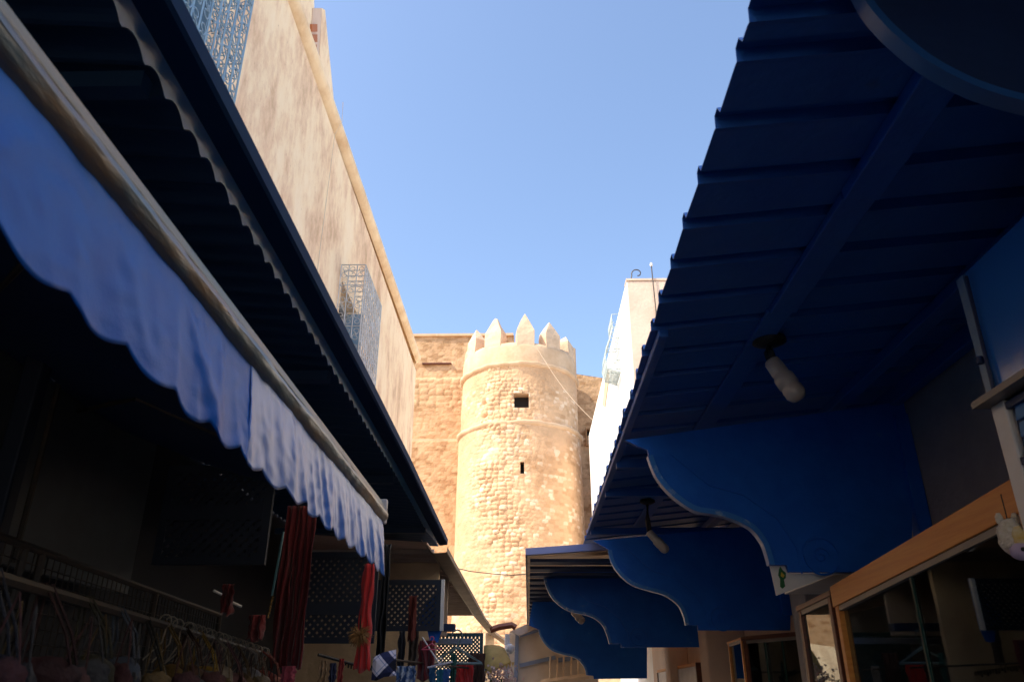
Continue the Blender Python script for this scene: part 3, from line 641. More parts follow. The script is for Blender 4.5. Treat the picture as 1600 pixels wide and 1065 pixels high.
M['case_back'] = mat('case_back', (.10, .12, .115), .6, col2=(.06, .07, .07), scale=4)
def showcase(A, B, top, label, topb=None, dpt=.45, bt=.115, nm='showcase', splits=(.5,), wood='wood', bot=.7, gl='glass'):
    """glazed wooden case, front from A to B (xy), depth to +x"""
    t = thing(nm, label, 'showcase', (*A, 0), 'glazed showcases along the right shop front')
    A, B = Vector((*A, 0)), Vector((*B, 0)); d = (B - A).normalized(); L = (B - A).length; n_ = Vector((-d.y, d.x, 0))
    if n_.x < 0: n_ = -n_
    def bx(w, u0, u1, v0, v1, z0, z1):
        p = lambda u, v, z: A + d * u + n_ * v + Vector((0, 0, z * (1 + ((topb or top) / top - 1) * u / L)))
        w.hexa([p(u0, v0, z0), p(u1, v0, z0), p(u1, v1, z0), p(u0, v1, z0), p(u0, v0, z1), p(u1, v0, z1), p(u1, v1, z1), p(u0, v1, z1)]); return w
    bx(MB(), -.02, L + .02, -.012, .05, top - bt, top).build('top_rail', wood, t, bevel=.004)
    bx(MB(), 0.04, L - .04, -.004, .04, top - bt - .028, top - bt - .001).build('sliding_track', 'alu', t)
    for u in (0, L - .045): bx(MB(), u, u + .045, -.008, .045, 0, top - bt - .001).build('corner_post', wood, t, bevel=.003)
    bx(MB(), .046, L - .046, .0, dpt, bot - .1, bot).build('shelf', wood, t)
    bx(MB(), .046, L - .046, 0.002, .02, 0, bot - .102).build('lower_panel', wood, t)
    bx(MB(), 0, L, dpt, dpt + .02, 0, top - .002).build('rear_panel', 'case_back', t)
    for zz_ in (1.72,):
        bx(MB(), .05, L - .05, .06, dpt - .02, zz_, zz_ + .008).build('glass_shelf', 'glass', t)
    bx(MB(), 0, L, .052, dpt - .001, top - .03, top - .004).build('roof_panel', 'dark_wall', t)
    us = [.046] + [s_ * L for s_ in splits] + [L - .046]
    for i, (u0, u1) in enumerate(zip(us, us[1:])):
        bx(MB(), u0 + .001, u1 + (.03 if i < len(us) - 2 else -.001), .008 + .012 * (i % 2), .012 + .012 * (i % 2), bot, top - bt - .029).build('glass_pane', gl, t)
    for s_ in splits: bx(MB(), s_ * L, s_ * L + .014, -.001, .007, bot, top - bt - .029).build('stile', mat('green_glass_edge', (.01, .045, .04), .2), t)
    return t, A, d, n_, L
sc1, A, d, n_, L = showcase((1.66, 2.62), (1.66, 4.45), 2.275, 'long orange wood showcase with two sliding glass panes behind the white post', topb=2.142, splits=(.50,))
sc1b = showcase((1.66, 4.50), (1.665, 5.08), 2.125, 'narrow glass showcase end with pale strip beyond the orange corner post', topb=2.10, bt=.03, splits=(), wood='red_wood', dpt=.2)
sc2 = showcase((2.34, 7.15), (2.0, 7.80), 2.10, 'dark red wood showcase turned toward the camera under the third bracket', bt=.035, splits=(.33, .62), wood='red_wood', dpt=.3)
sc2b = showcase((2.0, 7.85), (2.05, 8.6), 2.10, 'slim side glass case lit with dots beside the dark red showcase', bt=.02, splits=(), wood='wood', dpt=.2)
t = thing('wall_cabinet', 'small dark red cabinet with glass side on the pink wall under the third bracket', 'cabinet', (2.3, 11.2, 1.5))
a1, a2, a3 = at(1061, 1046, 'z', 2.0), at(1087, 1034, 'z', 2.0), at(1116, 1034, 'z', 2.0)
MB().box(a2.x, a3.x, a2.y, a2.y + .03, 1.2, 2.0).build('front_panel', 'red_wood', t)
MB().box(a2.x, 2.38, a2.y + .03, a1.y, 1.96, 2.0).build('lid_board', 'wood', t)
MB().box(a2.x, a2.x + .01, a2.y + .05, a1.y - .05, 1.2, 1.955).build('side_glass', 'white_vinyl', t)
MB().box(a2.x - .01, a2.x + .03, a1.y - .1, a1.y, 1.2, 1.955).build('corner_post', 'red_wood', t)

# goods in the showcases
def vase(px, py_top, py_bot, Y, prof, m, label, nm='vase'):
    a_ = at(px, py_bot, 'y', Y); hgt = at(px, py_top, 'y', Y).z - a_.z
    return tag(MB().lathe([(r * hgt, z * hgt) for r, z in prof], a_, 20).build(nm, m, smooth=True), label, 'vase' if nm == 'vase' else nm.replace('_', ' '))
VP = [(.10, 0), (.16, .05), (.21, .2), (.2, .34), (.13, .46), (.06, .56), (.045, .75), (.05, .9), (.07, 1)]
glz = lambda n, c, c2: mat(n, c, .3, col2=c2, scale=25, lo=.45, hi=.55, coat=.4)
M['g1'] = glz('pale_ceramic', (.8, .74, .62), (.5, .42, .33)); M['g2'] = glz('red_ceramic', (.75, .12, .06), (.8, .6, .42)); M['g3'] = glz('blue_ceramic', (.12, .25, .55), (.75, .75, .72))
def cpt(u, v, z): return A + d * u + n_ * v + Vector((0, 0, z))
spec_ = [(.22, 'g2', .36, 'red and cream long necked vase nearest the white post in the long showcase'), (.42, 'g1', .27, 'pale bulbous vase next to the red vase in the long showcase'), (.66, 'g3', .30, 'blue glazed vase right of the sliding pane joint'),
         (.84, 'g1', .38, 'tall pale long necked vase at the sliding pane joint'), (1.08, 'g2', .24, 'small red vase left of the sliding pane joint'), (1.30, 'g3', .30, 'blue grey vase in the far half of the long showcase'), (1.55, 'g1', .26, 'pale vase close to the orange corner post')]
for k, (u, m_, hh, lb) in enumerate(spec_):
    tag(MB().lathe([(r * hh, z * hh) for r, z in VP], cpt(u, .22 + .05 * (k % 2), 1.73 - .07 * u / L), 20).build('vase', m_, smooth=True), lb, 'vase')
for k in range(9):
    u = .14 + k * .18; p = cpt(u, .12, 2.08 - .12 * u / L); w = MB(); L_ = .16 + .05 * (k % 3)
    w.tube([p, p + Vector((.012, .01, -L_ * .6)), p + Vector((0, .02, -L_)), p + Vector((-.01, .03, -L_ * .6)), p + Vector((0, .035, 0))], .0022, 4)
    for q in range(5): w.lathe([(.001, -.008), (.008, 0), (.001, .008)], p + Vector((0, .02, -L_ - .012 * q)), 6)
    cnm = ('amber', 'silver', 'turquoise', 'coral red', 'white', 'brass', 'jet black', 'green', 'lilac')[k]; cc_ = ((.6, .3, .05), (.6, .6, .6), (.05, .4, .4), (.6, .1, .08), (.75, .72, .68), (.6, .42, .15), (.02, .02, .02), (.05, .3, .1), (.4, .3, .5))[k]
    tag(w.build('necklace', mat(cnm.replace(' ', '_') + '_beads', cc_, .3, coat=.3)), cnm + ' bead necklace hanging inside the long showcase', 'necklace', 'necklaces inside the long showcase')
for gi, (gn, gc) in enumerate((('amber', (.55, .28, .05)), ('ivory', (.8, .74, .6)), ('teal', (.03, .3, .32)), ('brick red', (.5, .08, .05)))):
    first = None
    for k in range(9):
        u = .10 + (k + gi * .25) * .19; p = cpt(u, .10 + .07 * ((k * 3 + gi) % 4), 1.731 - .07 * u / L)
        if first is None:
            first = thing('figurine', gn + ' small figurine crowded on the shelf of the long showcase', 'figurine', tuple(p), gn + ' figurines in the long showcase')
            hh = .09 + .02 * gi
            MB().lathe([(.018, 0), (.022, .01), (.012, .03), (.02, hh * .5), (.016, hh * .68), (.007, hh * .75), (.013, hh * .86), (.004, hh)], p, 12).build('figure', mat(gn.replace(' ', '_') + '_glaze', gc, .3, coat=.4), first, smooth=True)
        else:
            c = copy_tree(first); c.location = p; sc_ = random.uniform(.8, 1.5); c.scale = (sc_, sc_, sc_)
vase(1180, 1010, 1080, 7.9, VP, 'g1', 'straw coloured vase inside the dark red showcase')
# plush toy hanging by the post
t = thing('plush_toy', 'cream and yellow plush toy with lilac muzzle hanging by the white post', 'toy', tuple(at(1580, 840, 'y', 2.62)))
fz = mat('plush', (.70, .60, .45), .95, col2=(.8, .7, .6), scale=60, bump=1, bscale=90, sheen=.5)
def blob(c, rx, ry, rz, m, nm, p, fu=.06):
    bm_ = bmesh.new(); bmesh.ops.create_icosphere(bm_, subdivisions=3, radius=1)
    for v in bm_.verts:
        k = 1 + fu * noise.noise(v.co * 6); v.co = Vector((v.co.x * rx * k, v.co.y * ry * k, v.co.z * rz * k)) + Vector(c)
    w = MB(); w.b.free(); w.b = bm_; return w.build(nm, m, p, smooth=True)
c = at(1581, 838, 'y', 2.62)
blob(c, .042, .04, .06, fz, 'body', t, .2); blob(c + Vector((.0, -.03, -.052)), .034, .03, .028, mat('lilac_plush', (.45, .35, .5), .95), 'muzzle', t)
blob(c + Vector((.004, -.032, -.005)), .022, .018, .034, mat('yellow_plush', (.62, .40, .10), .95, col2=(.7, .6, .4), scale=40), 'bib', t, .25)
for sx in (-1, 1): blob(c + Vector((sx * .026, 0, .058)), .012, .01, .020, fz, 'ear', t, .2)
blob(c + Vector((-.012, -.062, -.05)), .007, .006, .007, 'black', 'nose', t); MB().tube([c + Vector((0, 0, .05)), c + Vector((0, 0, .14))], .002, 4).build('cord', 'black', t)

# fluorescent tube holder strips (reflect as pale bars)
def strip(px0, py0, px1, py1, Y0, Y1, r, m, nm, label, cat):
    return tag(MB().tube([at(px0, py0, 'y', Y0), at(px1, py1, 'y', Y1)], r, 8).build(nm, m), label, cat)
strip(1522, 832, 1570, 806, 3.45, 3.05, .008, 'white_frame', 'batten_lamp', 'thin white batten lamp under the track inside the long showcase', 'lamp')

# ------------------------------------------------------------------ left canopy, gutter
lc = thing('corrugated_canopy', 'dark corrugated canopy with a long gutter over the left shops', 'canopy')
def wave_sheet(xa, za, xb, zb, ya, yb, pitch, amp, m, name, parent, ph=0., sub=10):
    n = int((yb - ya) / pitch * sub); P = []
    for i in range(7):
        t_ = i / 6; row = []
        for k in range(n + 1):
            y = ya + (yb - ya) * k / n; f = ((y - ph) / pitch) % 1.0
            dz = amp * (abs(math.sin(math.pi * f)) ** .8)     # arches meeting in narrow valleys
            row.append((xa + (xb - xa) * t_, y, za + (zb - za) * t_ + dz))
        P.append(row)
    return MB().grid(P).build(name, m, parent, solid=.003)
wave_sheet(-.962, 3.050, -2.39, 3.16, -4, 8.6, .125, .035, 'sheet_dark', 'roof_sheet', lc, ph=1.37)
def gutter(path, m_in, m_out, parent, prof_in, prof_out):
    P1, P2 = [], []
    for (x, y, z) in path:
        P1.append([(x + a_, y, z + b_) for a_, b_ in prof_in]); P2.append([(x + a_, y, z + b_) for a_, b_ in prof_out])
    MB().grid(P1).build('gutter_inner', m_in, parent, solid=.003); MB().grid(P2).build('gutter', m_out, parent, solid=.003)
GI = [(-.25, .165), (-.085, .0)]; GO = [(-.085, -.001), (-.078, -.010), (-.012, -.004), (-.003, .003), (0, .047)]
gutter([(-.772, y, 2.988 if y < 5 else 2.988 - .02 * (y - 5)) for y in np.linspace(-4, 7.7, 40)], 'fascia', mat('gutter_paint', (.003, .022, .085), .75, col2=(.006, .03, .09), scale=4, spec=.08), lc, GI, GO)
for y in (-2.5, -.5, 1.5, 3.5, 5.5, 7.4):
    MB().box(-2.38, -.96, y, y + .05, 2.99, 3.04).build('cross_beam', 'sheet_dark', lc)
MB().box(-1.66, -1.60, -4, 7.8, 3.0, 3.05).build('beam', 'sheet_dark', lc)
lc2 = thing('plank_canopy', 'weathered canopy with pale bent gutter beyond the corrugated one on the left', 'canopy')
gp = [at(x, y, 'z', 2.86) for x, y in ((699, 862), (712, 886), (728, 914), (745, 944), (758, 968), (775, 990), (796, 1006))]
gutter([tuple(p) for p in gp], 'fascia_worn', mat('brown_gutter', (.14, .09, .06), .6, col2=(.25, .18, .13), scale=3), lc2, [(-.26, .12), (-.15, 0)], [(a_ * 1.75, b_) for a_, b_ in GO])
P = [[(p.x - .20, p.y, 2.95 + .02 * math.sin(i * 2.2)), ((p.x - 2.4) / 2, p.y, 2.99), (-2.38, p.y, 3.05)] for i, p in enumerate(gp) if p.y < 15.6]
yl = P[-1][0][1]
MB().grid(P).build('roof_sheet', mat('pink_boards', (.72, .52, .44), .7, col2=(.55, .38, .31), scale=4, stretch=(.4, 4, 1)), lc2, solid=.01)
w = MB()
for k in range(30):
    y = 8.1 + k * .26
    if y < yl - .1: w.box(-2.35, -.95 + .02 * k * .3, y, y + .04, 2.915, 2.955)
w.build('slats', 'cream_sheet', lc2)

# ------------------------------------------------------------------ awning
aw = thing('blue_awning', 'blue awning with scalloped hanging valance on the left', 'awning', (-.75, 2, 2.4))
YA, YB, XS = .2, 4.06, -.75
def valance(y0, y1, seed, m, amp, fine=1.):
    ny = int((y1 - y0) / .010); nz = 26; P = []
    for i in range(ny + 1):
        y = y0 + (y1 - y0) * i / ny; row = []
        wob = .03 * noise.noise(Vector((y * 1.7, 4, 0)))
        cus = abs(math.sin(math.pi * (y + wob - 1.28) / .205))
        zb = 2.143 + (.026 + .008 * noise.noise(Vector((y * 3, 9, 0)))) * (1 - cus) + .010 * noise.noise(Vector((y * 2.1, 1, 5))) + .012 * math.exp(-((y - 1.0) / .4) ** 2)
        for j in range(nz + 1):
            t_ = j / nz; z = 2.43 + (zb - 2.43) * t_
            f = noise.noise(Vector((y * 2.4 + seed, t_ * .35, seed))) * .9
            f += (noise.noise(Vector((y * 7.5 + seed + .35 * t_, t_ * .5, 3 + seed))) * .55 + .35 * (1 - abs(noise.noise(Vector((y * 9 + seed - .8 * t_, t_ * .5, 8 + seed)))) * 4)) * fine
            # creases fanning down from where the cloth is pinched
            for (yc, k, a_) in ((1.52, .9, .55), (1.60, .45, .5), (1.72, .10, .8), (.95, -.8, .25), (1.2, .7, .3), (2.35, .2, .5), (2.9, -.15, .5), (3.3, .2, .6), (3.7, .1, .7)):
                dd = (y - yc - k * .28 * (t_ - .15)) / (.016 + .03 * t_); f += a_ * math.exp(-dd * dd) * math.exp(-((t_ - .45) / .45) ** 2)
            row.append((XS + amp * f * (t_ ** .6) + .0022 * noise.noise(Vector((y * 16, t_ * 9, 1))) + .03 * t_, y, z))
        P.append(row)
    return MB().grid(P).build('valance', m, aw, smooth=True, solid=.002)
valance(YA, 1.955, 0., 'vinyl', .020, .30)
valance(1.95, YB, 11., 'vinyl2', .022, .7)
# front rail with rolled cloth and strip above
P = []
ny = 260
for i in range(ny + 1):
    y = YA - .6 + (YB + .02 - YA + .6) * i / ny; row = []
    r0 = .036 + .004 * noise.noise(Vector((y * 2.4, 0, 4))) + .003 * noise.noise(Vector((y * 11, 2, 4)))
    for k in range(17):
        a_ = 2 * math.pi * k / 16; rr = r0 * (1 + .07 * noise.noise(Vector((y * 5, k * .6, 0))))
        row.append((XS - .012 + rr * math.cos(a_), y, 2.452 + rr * math.sin(a_)))
    P.append(row)
w = MB().grid(P); w.face([p for p in P[-1][:-1]]); w.face([p for p in P[0][:-1]]); w.build('rolled_cloth', 'rail', aw, smooth=True)
MB().hexa([(XS - .03, YA - .6, 2.472), (XS + .012, YA - .6, 2.48), (XS + .012, YB, 2.48), (XS - .03, YB, 2.472), (XS - .05, YA - .6, 2.53), (XS - .006, YA - .6, 2.525), (XS - .006, YB, 2.525), (XS - .05, YB, 2.53)]).build('front_rail', mat('tan_rail', (.34, .25, .17), .5, col2=(.16, .20, .20), scale=4, stretch=(1, .4, 1), bump=.3, bscale=30), aw, bevel=.006)
MB().box(XS - .05, XS + .018, YB + .001, YB + .03, 2.41, 2.54).build('end_cap', 'white_vinyl', aw, bevel=.008)
P = []
for i in range(60):
    y = YA - .6 + (YB - YA + .6) * i / 59
    P.append([(XS - .05 - 1.5 * t_, y, 2.50 + .46 * t_ - .05 * math.sin(math.pi * t_) + .006 * noise.noise(Vector((y * 2, t_ * 4, 0)))) for t_ in np.linspace(0, 1, 10)])
MB().grid(P).build('cloth', 'navy', aw, smooth=True, solid=.002)
for y0, y1 in ((1.2, 2.0), (3.7, 2.9)):
    MB().tube([(-2.3, y0, 2.9), (-1.55, y1, 2.68), (XS - .06, y0, 2.46)], .012, 6).build('folding_arm', 'brown_iron', aw)

# ------------------------------------------------------------------ left shop interior
def panel(Y0, Y1, z0, z1, x, label):
    t = tag(MB().box(x - .03, x, Y0, Y1, z0, z1).build('display_board', 'interior', bevel=.004), label, 'board', 'grey boards on the left shop wall'); return t
panel(1.2, 3.25, 2.15, 2.98, -2.2, 'near grey board high on the left shop wall')
panel(3.29, 4.45, 2.10, 3.0, -2.2, 'second grey board on the left shop wall beside the dark lattice')
tag(MB().tube([(-2.12, 3.27, 2.1), (-2.12, 3.27, 3.0)], .012, 6).build('pole', 'brown_iron'), 'thin brown pole between the two grey boards', 'pole')
tag(MB().box(-2.0, -1.92, 2.83, 2.9, 1.0, 2.98).build('pole', 'dark_navy', bevel=.01), 'dark blue square post at the left edge inside the shop', 'post')

def lattice(x0, x1, Y, z0, z1, label, m='dark_navy', cell=.058, frame=.045, edge=None, split=None):
    t = thing('lattice_panel', label, 'lattice screen', ((x0 + x1) / 2, Y, z0), 'pierced lattice screens in the left shops')
    w = MB(); f = frame
    w.box(x0, x0 + f, Y, Y + .03, z0, z1); w.box(x1 - f, x1, Y, Y + .03, z0, z1)
    w.box(x0 + f, x1 - f, Y, Y + .03, z0, z0 + f); w.box(x0 + f, x1 - f, Y, Y + .03, z1 - f, z1)
    if split: w.box(x0 + f, x1 - f, Y - .002, Y + .03, split - .045, split + .045)
    w.build('lattice_frame', m, t)
    w = MB(); X0, X1, Z0, Z1 = x0 + f, x1 - f, z0 + f, z1 - f; sw = cell * .21
    nrm = math.sqrt(.5)
    for sgn in (1, -1):
        k0 = -int((X1 - X0 + Z1 - Z0) / cell) - 2
        for k in range(k0, -k0):
            # strip along direction (1, sgn); clip centreline to the rectangle
            c_ = k * cell; 
            # line: z - Z0 = sgn*(x - X0) + c_
            pts = []
            for xx in (X0, X1):
                z_ = Z0 + sgn * (xx - X0) + c_
                if Z0 <= z_ <= Z1: pts.append((xx, z_))
            for z_ in (Z0, Z1):
                xx = X0 + sgn * (z_ - Z0 - c_)
                if X0 < xx < X1: pts.append((xx, z_))
            if len(pts) < 2: continue
            pts.sort(); (xa, za), (xb, zb) = pts[0], pts[-1]
            if abs(xa - xb) < .01: continue
            dx, dz = nrm * sw, nrm * sw * sgn; yy = Y + (.004 if sgn > 0 else .013)
            w.hexa([(xa + dz, yy, za - dx), (xb + dz, yy, zb - dx), (xb + dz, yy + .008, zb - dx), (xa + dz, yy + .008, za - dx), (xa - dz, yy, za + dx), (xb - dz, yy, zb + dx), (xb - dz, yy + .008, zb + dx), (xa - dz, yy + .008, za + dx)])
    w.build('lattice', m, t)
    if edge: MB().box(x1, x1 + .03, Y - .01, Y + .035, z0, z1).build('edge_strip', edge, t)
    return t
p0, p1 = at(500, 1000, 'y', 6.2), at(592, 880, 'y', 6.2)
lattice(p0.x - .25, p1.x, 6.2, p0.z - .02, 2.62, 'two tier dark lattice screen between the red curtains', split=at(540, 950, 'y', 6.2).z)
p0, p1 = at(600, 985, 'y', 7.6), at(690, 905, 'y', 7.6)
lattice(p0.x - .1, p1.x, 7.6, p0.z, p1.z, 'blue lattice screen with white edge beyond the valance end', 'dark_navy', edge='white_frame')
MBp = at(690, 1002, 'y', 7.6)
tag(MB().prism([at(x, y, 'y', 7.66) for x, y in ((655, 960), (693, 905), (690, 985), (684, 1003), (672, 1003), (668, 985), (655, 975))], (0, .02, 0)).build('side_board', 'bracket'), 'bright blue shaped board below the white edged lattice', 'board')
p0, p1 = at(632, 1040, 'y', 11.0), at(755, 988, 'y', 11.0)
lattice(p0.x, p1.x, 11.0, p0.z - .25, p1.z, 'teal lattice screen glowing from behind at the far left shop', mat('teal_paint', (.01, .06, .08), .5), cell=.05, edge=None)
p0 = at(210, 900, 'y', 5.2); lattice(-2.15, -1.50, 4.55, 2.28, 2.86, 'very dark lattice screen beside the grey boards', m='dark_navy', cell=.06, split=2.58)

# cream wall segment behind the first lattice (inner shop wall), with sockets
cwl = thing('inner_wall', 'cream inner shop wall below and behind the two tier lattice', 'wall', (-1.8, 7.9, 0))
MB().box(-2.39, -.95, 8.65, 8.72, 0, 2.9).build('wall', 'cream', cwl)
w = MB()
for k in range(26): w.box(-1.9 + k * .03 + .0, -1.885 + k * .03, 8.575, 8.59, 1.86 - k * .004 + random.uniform(0, .03), 1.92 - k * .004)
w.build('hook_strip', 'black', cwl)
tag(MB().box(-2.38, -.98, 10.0, 10.05, 2.25, 2.95).build('sign_board', 'cream_sheet', bevel=.004), 'pale plank board hanging below the weathered left canopy', 'board')
tag(MB().box(-1.6, -.85, 9.6, 9.75, 2.28, 2.36).build('shelf_beam', 'navy'), 'dark blue beam under the pale plank board', 'beam')
tag(MB().box(-1.9, -.72, 10.7, 10.8, 2.20, 2.27).build('shelf', 'bluegrey', bevel=.004), 'blue grey shelf above the teal lattice screen', 'shelf')

# hanging cloths
def cloth(px0, px1, pyt, pyb, Y, m, label, nm='hanging_cloth', cat='cloth', folds=7, dep=.03, taper=0.0, grp=None):
    a_, b_ = at(px0, pyt, 'y', Y), at(px1, pyt, 'y', Y); zb = at((px0 + px1) / 2, pyb, 'y', Y).z; P = []
    for j in range(21):
        t_ = j / 20; row = []
        for i in range(49):
            s_ = i / 48; xx = a_.x + (b_.x - a_.x) * (.5 + (s_ - .5) * (1 - taper * (1 - t_)))
            fy = dep * (.3 + .7 * t_) * (math.sin(s_ * folds * 2 * math.pi + math.sin(t_ * 3 + px0) * 1.2) + .5 * noise.noise(Vector((s_ * 9, t_ * 2, px0))))
            row.append((xx + .012 * noise.noise(Vector((s_ * 3, t_ * 5, px0 * .1))), Y + fy, a_.z + (zb - a_.z) * t_ + .012 * math.sin(s_ * 9 + px0) * t_))
        P.append(row)
    return tag(MB().grid(P).build(nm, m, smooth=True, solid=.003), label, cat, grp)
G = 'clothes hanging in the left shops'
cloth(468, 496, 790, 1042, 4.3, 'red', 'long dark red pleated cloth hanging left of the two tier lattice', folds=3, dep=.02)
cloth(450, 470, 790, 1040, 4.6, 'red', 'narrow dull red cloth strip just behind the long red cloth', folds=2)
cloth(566, 588, 880, 1048, 4.5, 'bright_red', 'bright red scarf hanging under the end of the valance', folds=2, dep=.02, taper=.3)
cloth(712, 740, 1035, 1075, 8.9, 'bright_red', 'bright red garment under the grey hanger', folds=3)
cloth(655, 680, 1000, 1062, 7.2, 'red', 'dark red top hanging left of the pink hook', folds=2)
cloth(733, 758, 1020, 1075, 9.2, mat('brown_cloth', (.07, .03, .02), .9), 'dark brown dress hanging at the far end of the rail', folds=3)
cloth(390, 415, 960, 1000, 5.0, 'red', 'small red cloth in the dark back of the shop', folds=2)
cloth(350, 368, 912, 960, 4.6, 'red', 'tiny dim red cloth below the white tube lamp', folds=2)
cloth(620, 650, 1040, 1075, 6.0, mat('blue_print_cloth', (.05, .12, .30), .8, col2=(.4, .45, .55), scale=22, lo=.5, hi=.58), 'blue and white patterned scarf beside the plaid pouch', folds=3)
for (x, y, cl, tx) in ((676, 1042, (.02, .10, .22), 'dark blue'), (687, 1045, (.02, .16, .25), 'teal blue'), (698, 1044, (.03, .10, .30), 'royal blue')):
    cloth(x - 5, x + 5, y, y + 30, 6.6, mat(tx.replace(' ', '_') + '_cloth', cl, .8), tx + ' sock like cloth clipped under the white rail hanger', folds=1, dep=.01)
cloth(600, 612, 850, 1040, 5.4, 'black', 'long black cloth hanging just past the end of the valance', folds=2)
cloth(640, 652, 930, 1000, 7.0, mat('maroon_cloth', (.10, .015, .01), .9), 'thin maroon strip in front of the white edged lattice', folds=1)

for (a_, b_, t0, t1, Y, cl, lb) in ((500, 512, 1030, 1068, 5.6, (.45, .30, .18), 'tan scarf on the hook strip under the two tier lattice'), (516, 526, 1035, 1070, 5.6, (.04, .05, .12), 'navy scarf on the hook strip under the two tier lattice'),
        (530, 538, 1028, 1070, 5.6, (.40, .05, .05), 'thin red scarf on the hook strip under the two tier lattice'), (624, 634, 985, 1045, 7.0, (.02, .02, .03), 'thin black strap left of the dark red top'), (440, 462, 1040, 1070, 3.9, (.5, .10, .16), 'pink cloth below the long red pleated cloth'),
        (745, 757, 1040, 1070, 9.6, (.45, .38, .30), 'pale beige shirt at the far end of the rail'), (704, 713, 1020, 1068, 8.4, (.03, .12, .10), 'dark green shirt beside the bright red garment'), (640, 655, 985, 1040, 8.0, (.12, .09, .08), 'dull brown shirt behind the dark red top')):
    cloth(a_, b_, t0, t1, Y, mat(lb.split()[0] + '_goods_cloth', cl, .85, col2=tuple(x * .7 for x in cl), scale=20), lb, folds=2, dep=.015)
w = MB(); p_ = at(497, 1022, 'y', 5.55); q_ = at(600, 1050, 'y', 5.9); w.tube([p_, q_], .010, 6)
tag(w.build('clothes_rail', 'black'), 'black rail holding scarves under the two tier lattice', 'rail')
w = MB(); w.tube([at(612, 1030, 'y', 6.4), at(760, 1046, 'y', 9.8)], .010, 6)
tag(w.build('clothes_rail', 'brown_iron'), 'thin brown rail running toward the yellow awning', 'rail')
# plaid pouch
def plaid():
    m = mat('plaid_fabric', (.6, .55, .58), .8); n, l = m.node_tree.nodes, m.node_tree.links; b = n['Principled BSDF']
    tc = n.new('ShaderNodeTexCoord'); prev = None
    for ax, sc in (('DIAGONAL', 8.), ('DIAGONAL', 8.)):
        mp = n.new('ShaderNodeMapping'); mp.inputs['Scale'].default_value = (1, 0, 1 if prev is None else -1); l.new(tc.outputs['Object'], mp.inputs[0])
        wv = n.new('ShaderNodeTexWave'); wv.bands_direction = 'DIAGONAL'; wv.inputs['Scale'].default_value = 3.6; wv.inputs['Distortion'].default_value = 0; l.new(mp.outputs[0], wv.inputs[0])
        r = n.new('ShaderNodeValToRGB'); r.color_ramp.interpolation = 'CONSTANT'; e = r.color_ramp.elements
        e[0].color = (.03, .04, .12, 1); e[0].position = 0; e[1].position = .25; e[1].color = (.95, .9, .95, 1)
        k = e.new(.5); k.color = (.45, .5, .7, 1); k = e.new(.62); k.color = (.95, .9, .95, 1)
        l.new(wv.outputs['Fac'], r.inputs[0])
        if prev is None: prev = r.outputs[0]
        else:
            mx = n.new('ShaderNodeMix'); mx.data_type = 'RGBA'; mx.blend_type = 'MULTIPLY'; mx.inputs[0].default_value = 1
            l.new(prev, mx.inputs[6]); l.new(r.outputs[0], mx.inputs[7]); prev = mx.outputs[2]
    l.new(prev, b.inputs['Base Color']); return m
q = [at(x, y, 'y', 4.4) for x, y in ((583, 1026), (600, 1018), (619, 1014), (619, 1055), (600, 1057), (588, 1063), (580, 1062))]
cx = sum((p for p in q), Vector()) / 7
w = MB()
for sg in (-1, 1):
    for k in range(7):
        p_, r_ = q[k], q[(k + 1) % 7]; m1_, m2_ = p_.lerp(cx, .4), r_.lerp(cx, .4); oy = Vector((0, sg * .02, 0))
        w.face([p_, r_, m2_ + oy, m1_ + oy]); w.face([m1_ + oy, m2_ + oy, cx + oy * 1.4])
tag(w.build('plaid_pouch', plaid(), smooth=True), 'white and navy plaid pouch hanging below the valance end', 'pouch')

# hangers
def hanger(px, py, Y, s, label, m='white_frame', rail=False):
    c = at(px, py, 'y', Y); t = thing('clothes_hanger', label, 'hanger', tuple(c), 'plastic hangers in the left shops')
    hk = [c + Vector((s * .10 * math.cos(a_), 0, s * .10 * math.sin(a_))) for a_ in np.linspace(R(200), R(-60), 10)]
    hk.append(c + Vector((0, 0, -.22 * s))); MB().tube(hk, .012 * s + .002, 5).build('hook', m, t)
    b_ = c + Vector((0, 0, -.22 * s))
    if rail: MB().tube([b_ + Vector((-.6 * s, 0, -.02)), b_ + Vector((.6 * s, 0, .02))], .05 * s, 6).build('shoulder_bar', m, t)
    else: MB().tube([b_, b_ + Vector((-.5 * s, 0, -.28 * s)), b_ + Vector((.5 * s, 0, -.28 * s)), b_], .03 * s, 5).build('shoulder_bar', m, t)
hanger(675, 997, 6.6, .16, 'pink hook hanger above the red top', mat('pink_plastic', (.75, .12, .2), .4))
hanger(714, 992, 8.8, .55, 'large grey hanger above the bright red garment', mat('grey_plastic', (.16, .22, .22), .5))
hanger(688, 1030, 6.5, .16, 'white rail hanger with dangling blue cloths', 'lav', rail=True)
strip(660, 995, 690, 1042, 6.7, 6.5, .006, 'white_frame', 'wand', 'thin slanted white stick under the pink hook', 'stick')

